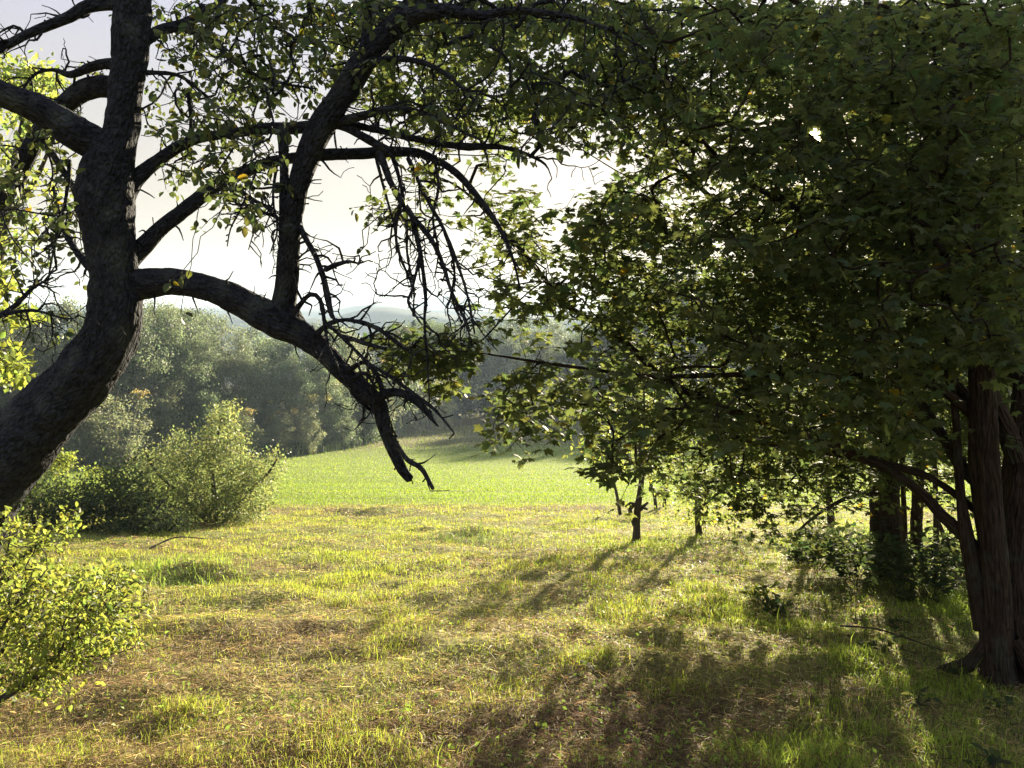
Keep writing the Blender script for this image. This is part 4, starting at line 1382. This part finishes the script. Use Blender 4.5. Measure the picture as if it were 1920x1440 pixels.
woody("small_tree", "small tree with a straight dark stem right of the crooked one, sunlit feathery twigs", "tree", None, Yq,
      [([(1311, 1008, 14), (1309, 980, 12), (1308, 950, 11), (1310, 900, 9), (1318, 850, 7), (1322, 790, 5)], Yq, Yq),
       ([(1310, 955, 6), (1340, 930, 5), (1380, 900, 3)], Yq, Yq), ([(1309, 940, 6), (1270, 910, 4), (1240, 905, 3)], Yq, Yq)],
      blob([(1330, 860, 90, 60, 40), (1280, 950, 60, 35, 34), (1360, 960, 60, 35, 26), (1400, 890, 60, 40, 20)], Yq, .6, rs),
      SIMPLE, M_SAPLING_LEAF, (9, 15), (.045, .09), None, None, rs, yel=.05, spread=.06)
for (pts, lab) in (([(1163, 966, 7), (1158, 935, 6), (1152, 908, 5), (1145, 880, 4)], "thin leaning bare stem left of the small crooked tree"),
                   ([(1230, 955, 7), (1227, 930, 6), (1220, 905, 5), (1214, 880, 4)], "thin bare stem between the two small trees"),
                   ([(1245, 950, 7), (1248, 925, 5), (1253, 900, 4), (1256, 880, 3)], "thin forked stem just left of the straight small tree")):
    Yq = gpix(pts[0][0], pts[0][1])[1]
    woody("sapling", lab, "sapling", None, Yq, [(pts, Yq, Yq)], blob([(pts[-1][0], pts[-1][1] - 10, 40, 26, 26)], Yq, .4, rs), SIMPLE, M_SAPLING_LEAF, (6, 10), (.05, .09), None,
          "thin stems round the small trees", rs)
# sunlit maple growth behind the big boughs
rs = np.random.RandomState(37)
Yq = YB + 5.0
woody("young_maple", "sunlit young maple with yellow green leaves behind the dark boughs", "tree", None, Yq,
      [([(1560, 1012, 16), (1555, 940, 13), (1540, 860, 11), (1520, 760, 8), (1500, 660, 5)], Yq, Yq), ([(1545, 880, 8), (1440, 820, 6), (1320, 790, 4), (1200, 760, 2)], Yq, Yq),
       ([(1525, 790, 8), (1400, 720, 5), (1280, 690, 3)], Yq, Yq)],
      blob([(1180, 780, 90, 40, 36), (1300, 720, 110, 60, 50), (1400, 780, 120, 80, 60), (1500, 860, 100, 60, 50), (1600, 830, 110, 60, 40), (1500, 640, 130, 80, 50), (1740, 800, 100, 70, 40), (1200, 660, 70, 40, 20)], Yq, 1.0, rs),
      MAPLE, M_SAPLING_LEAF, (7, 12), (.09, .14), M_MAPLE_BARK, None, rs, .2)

# ------------------------------------------------------------------ left hand shrubs
rs = np.random.RandomState(41)
g1 = gpix(400, 985); Yq = g1[1] + .4
woody("bush", "tall pointed yellow green bush in front of the left wood, fullest of the left shrubs", "bush", None, Yq,
      [([(405, 985, 10), (402, 930, 9), (398, 870, 7), (410, 810, 5), (420, 770, 3)], Yq, Yq), ([(395, 985, 8), (340, 930, 7), (290, 880, 5), (270, 840, 3)], Yq, Yq - .2),
       ([(415, 985, 8), (460, 930, 7), (500, 890, 5), (520, 860, 3)], Yq, Yq - .1), ([(400, 985, 8), (370, 920, 6), (350, 860, 4)], Yq, Yq + .4)],
      blob([(420, 830, 46, 62, 150), (400, 900, 90, 70, 300), (290, 880, 55, 45, 130), (340, 850, 40, 40, 80), (470, 910, 50, 55, 150), (515, 870, 24, 26, 26), (410, 785, 18, 30, 30), (400, 890, 135, 105, 110), (440, 800, 30, 60, 30), (330, 950, 80, 45, 220), (440, 955, 70, 35, 160)], Yq, .95, rs),
      SIMPLE, M_BUSH_LEAF, (14, 24), (.038, .078), None, None, rs, tipr=.0012, spread=.06, tv=.35, yel=.003)
for (bx, by, specs, lab, sz) in (
        ((210, 1000), 0, [(215, 925, 80, 46, 150), (160, 950, 60, 45, 120), (260, 960, 60, 45, 120), (230, 900, 60, 60, 40)], "dark low bramble thicket left of the tall pointed bush", (.05, .09)),
        ((70, 1000), 0, [(60, 930, 80, 55, 220), (-30, 940, 80, 60, 150), (120, 970, 50, 35, 80)], "dark bramble thicket under the yellow green shrub beside the leaning trunk", (.05, .09)),
        ((300, 1005), 0, [(310, 980, 60, 24, 110), (230, 990, 60, 20, 70)], "low grey green weeds at the foot of the tall pointed bush", (.04, .07))):
    Yq = gpix(*bx)[1] + .5
    woody("bramble", lab, "bush", None, Yq, [([(bx[0], bx[1], 7), (bx[0] - 10, bx[1] - 40, 5), (bx[0] + 10, bx[1] - 70, 3)], Yq, Yq), ([(bx[0] + 5, bx[1], 6), (bx[0] + 40, bx[1] - 30, 4)], Yq, Yq)],
          blob(specs, Yq, .8, rs), SIMPLE, M_DARK_LEAF, (9, 18), sz, None, None, rs, tipr=.0015, spread=.06)
Yq = gpix(70, 985)[1] + 1.6
woody("shrub", "bright yellow green shrub lit from behind, right below the leaning trunk", "shrub", None, Yq,
      [([(40, 985, 12), (50, 930, 9), (70, 880, 7), (90, 850, 4)], Yq, Yq), ([(30, 985, 10), (0, 920, 8), (-30, 870, 5)], Yq, Yq)],
      blob([(80, 870, 60, 32, 120), (30, 900, 60, 40, 110), (115, 862, 34, 12, 30), (-30, 860, 70, 50, 100), (170, 885, 40, 8, 12)], Yq, .7, rs),
      OVAL, M_SHRUB_LEAF, (9, 15), (.05, .09), None, None, rs, spread=.04)
# hedge-like tree at the left frame edge, yellow green leaves
Yq = 5.2
woody("hedge_tree", "yellow green leafy tree cut by the left edge of the photo behind the apple trunk", "tree", None, Yq,
      [([(-140, 1180, 30), (-130, 1000, 24), (-120, 800, 18), (-90, 600, 12), (-60, 450, 8)], Yq, Yq), ([(-115, 760, 12), (-60, 700, 8), (0, 660, 5)], Yq, Yq - .3)],
      blob([(-40, 560, 90, 70, 24), (-55, 650, 90, 80, 36), (-60, 780, 60, 60, 50), (20, 530, 45, 50, 16), (20, 690, 36, 36, 30), (40, 600, 30, 20, 12)], Yq, .7, rs),
      OVAL, M_SHRUB_LEAF, (8, 13), (.05, .085), None, None, rs, spread=.03)
# ash-like tree seen through the apple crown, top left
Yq = 9.0
woody("ash_tree", "light green tree seen through the apple branches at the upper left", "tree", None, Yq,
      [([(-60, 960, 40), (-40, 700, 30), (0, 450, 22), (40, 250, 12), (60, 150, 6)], Yq, Yq), ([(0, 430, 12), (70, 330, 8), (110, 230, 4)], Yq, Yq)],
      blob([(80, 160, 50, 26, 40), (15, 150, 55, 40, 40), (60, 230, 60, 40, 22), (0, 300, 60, 50, 18), (90, 340, 50, 50, 8), (30, 430, 60, 50, 10), (-60, 250, 70, 120, 30)], Yq, 1.0, rs),
      OVAL, M_SAPLING_LEAF, (10, 16), (.07, .12), None, None, rs, .2, spread=.08)
# foreground shrub, lower left
Yq = 2.75
base_ = gpix(-60, 1345)
st = []
for (pts, dy) in (([(-60, 1350, 14), (0, 1310, 11), (70, 1265, 8), (140, 1200, 6), (200, 1150, 4), (262, 1095, 2)], .0),
                  ([(-60, 1345, 12), (40, 1290, 9), (100, 1235, 7), (165, 1150, 5), (210, 1085, 3)], -.15),
                  ([(-70, 1340, 12), (-20, 1260, 9), (30, 1180, 7), (80, 1110, 5), (120, 1060, 3)], .2),
                  ([(-70, 1330, 11), (-30, 1240, 8), (20, 1150, 5), (60, 1080, 3)], -.2),
                  ([(-60, 1345, 10), (50, 1285, 7), (130, 1240, 5), (220, 1225, 3), (250, 1215, 2)], .1),
                  ([(-70, 1200, 10), (0, 1090, 7), (60, 1030, 5), (120, 985, 3), (150, 960, 2)], .1),
                  ([(-40, 1150, 6), (10, 1050, 5), (20, 985, 3)], .1)):
    st.append((pts, Yq, Yq + dy))
woody("shrub", "fine twigged shrub with bright yellow green leaves at the lower left, nearest the viewer", "shrub", None, Yq, st,
      blob([(90, 1180, 130, 90, 330), (30, 1110, 100, 70, 150), (180, 1120, 75, 55, 110), (40, 1240, 110, 60, 120), (70, 1010, 80, 30, 36), (130, 970, 28, 20, 14), (15, 975, 25, 20, 12), (200, 1190, 50, 50, 60), (215, 1130, 75, 80, 60), (60, 1150, 170, 140, 120), (60, 1280, 110, 40, 50)], Yq, .42, rs),
      OVAL, M_SHRUB_LEAF, (6, 10), (.018, .038), None, None, rs, .06, .0009, maxr=.003, spread=.014, tv=.35)

# ------------------------------------------------------------------ low plants on the ground
rs = np.random.RandomState(53)


def weed(px, py, name, label, cat, n_, r_, h_, size, mat, group=None, tm=OVAL, stems=9):
    b_ = gpix(px, py)
    root = thing(name, b_, label, cat, group)
    s_ = Acc(); f_ = Acc(); LP = []; LD = []
    for i in range(stems):
        a1 = rs.rand() * 6.283; L = h_ * rs.uniform(.6, 1.1)
        e_ = b_ + np.array([math.cos(a1) * r_ * rs.rand(), math.sin(a1) * r_ * rs.rand(), L])
        S = spline([[*(b_ + rs.randn(3) * [.02, .02, 0]), .002], [*((b_ + e_) / 2 + rs.randn(3) * .02), .0016], [*e_, .001]], .03)
        S[:, :2] += 0
        tube(s_, S, 4)
        for q in range(max(2, n_ // stems)):
            k = rs.randint(len(S) // 3, len(S)); LP.append(S[k, :3]); LD.append(np.array([*(rs.randn(2)), .25 + .3 * rs.randn()]))
    LP = np.array(LP); LD = np.array(LD); m_ = len(LP)
    leaves(f_, tm, LP, LD, rs.randn(m_, 3) * .6 + [0, 0, 1], rs.uniform(*size, m_), tint(m_, rs, .2))
    s_.build("stems", M_THIN_BARK, root, b_, False, 'along'); f_.build("foliage", mat, root, b_)
    return root


weed(1420, 1135, "weed", "bright leafy weed lit by the sun at the edge of the maple's shade", "plant", 60, .16, .16, (.05, .09), M_SHRUB_LEAF)
weed(1450, 1150, "weed", "dark leafy clump just below the bright sunlit weed", "plant", 70, .18, .12, (.05, .09), M_DARK_LEAF)
weed(1005, 1378, "weed", "tiny yellow green seedling among the dry cuttings at the bottom middle", "plant", 14, .04, .05, (.025, .04), M_SHRUB_LEAF, stems=4)
weed(960, 1392, "weed", "small green seedling left of the yellow green one at the bottom", "plant", 10, .03, .03, (.02, .03), M_SHRUB_LEAF, stems=3)
weed(1070, 1395, "weed", "small seedling right of the yellow green one at the bottom", "plant", 10, .03, .03, (.02, .03), M_SHRUB_LEAF, stems=3)
for i, (px, py, s_) in enumerate(((1530, 1075, 1), (1590, 1070, 1.2), (1640, 1085, 1.2), (1700, 1085, 1.3), (1760, 1080, 1.2), (1800, 1095, 1.1), (1560, 1050, 1), (1500, 1062, .7), (1610, 1100, 1.0), (1680, 1115, 1.0), (1740, 1120, 1.0))):
    weed(px, py, "undergrowth_plant", "dark leafy plant in the undergrowth round the foot of the maples", "plant", 170, (.44 * s_), (.36 * s_), (.07, .12), M_DARK_LEAF, "undergrowth round the maple trunks", SIMPLE, 18)
for i in range(46):
    x_ = rs.uniform(.6, 4.2); y_ = rs.uniform(2.6, 7.5)
    if x_ < .42 * y_: x_ += .42 * y_ - .3
    pp = to_px(np.array([on_ground(x_, y_)]))[0]
    if pp[0] > 2000 or pp[1] > 1500: continue
    weed(pp[0], pp[1], "ground_plant", "small leafy plant growing in the shaded grass under the big maple", "plant", 16, .07, rs.uniform(.05, .13), (.035, .07), M_DARK_LEAF, "small plants in the shaded grass", OVAL, 4)
# grass tussocks
for (px, py, lab, cl, hh, rr) in ((880, 1012, "dark green grass tussock alone in the mown grass below the hanging branch tip", (.14, .20, .05), (.06, .20), .22),
                                  (340, 1075, "tall soft grass tussock near the left shrubs", (.26, .36, .06), (.04, .13), .24),
                                  (285, 1068, "lower grass tussock left of the tall soft one", (.25, .35, .06), (.05, .14), .22),
                                  (1255, 1018, "low green tussock between the two small trees", (.25, .33, .06), (.04, .12), .25),
                                  (1195, 1030, "ring of green weeds round the foot of the small crooked tree", (.25, .33, .06), (.05, .14), .3)):
    g_ = gpix(px, py)
    n_ = int(260 * (rr / .22) ** 2)
    pts = np.stack([g_[0] + rs.randn(n_) * rr * 1.6, g_[1] + rs.randn(n_) * rr * 1.5], -1)
    grass_patch("grass_tussock", lab, "grass tussock", pts, rs, hh, (.006, .012), cl, .9, None)


def stick(name, label, pts, r_, mat, group=None):
    P = []
    for (px, py, dz) in pts:
        g_ = gpix(px, py); P.append([g_[0], g_[1], g_[2] + dz, r_])
    S = spline(P, .03); S[:, 3] *= np.linspace(1, .5, len(S))
    a_ = Acc(); tube(a_, S, 7, .1, 40)
    o = a_.build(name, mat, None, S[0, :3], True, 'along'); o['label'] = label; o['category'] = 'twig'
    if group: o['group'] = group


M_PALE = bark_mat("pale_dead_wood", (.28, .24, .18), (.5, .45, .36), (.3, .3, .25), (30, 30, 10), .4, .004)
stick("fallen_twig", "pale dead twig lying on the dry cuttings near the bottom middle", [(1088, 1250, .03), (1100, 1257, .04), (1116, 1268, .03)], .006, M_PALE)
stick("fallen_twig", "long thin dead twig lying in the shaded grass in front of the maples", [(1575, 1200, .09), (1640, 1212, .11), (1700, 1225, .09), (1770, 1240, .06)], .006, M_THIN_BARK)
stick("fallen_branch", "brown dead branch lying along the foot of the left bush", [(280, 1035, .04), (330, 1020, .08), (390, 1018, .05)], .012, M_THIN_BARK)

# ------------------------------------------------------------------ haze
bpy.ops.mesh.primitive_cube_add(size=1)
hz = bpy.context.object
hz.name = "haze"
hz.scale = (4600, 2700, 200)
hz.location = (0, 850, 0)
zt, zb = 75.0, -62.0
hz.scale[2] = zt - zb
hz.location[2] = (zt + zb) / 2
HM = bpy.data.materials.new("haze_air"); HM.use_nodes = True
ht = HM.node_tree; ht.nodes.clear()
ho = ht.nodes.new("ShaderNodeOutputMaterial")
pv = ht.nodes.new("ShaderNodeVolumePrincipled")
pv.inputs['Color'].default_value = (.62, .80, 1.0, 1)
pv.inputs['Density'].default_value = 0.00050
pv.inputs['Anisotropy'].default_value = 0.2
ht.links.new(pv.outputs[0], ho.inputs['Volume'])
hz.data.materials.append(HM)
hz['kind'] = 'stuff'
hz['label'] = "thin bluish evening haze over the wood and hills"; hz['category'] = 'haze'
hz.visible_shadow = True
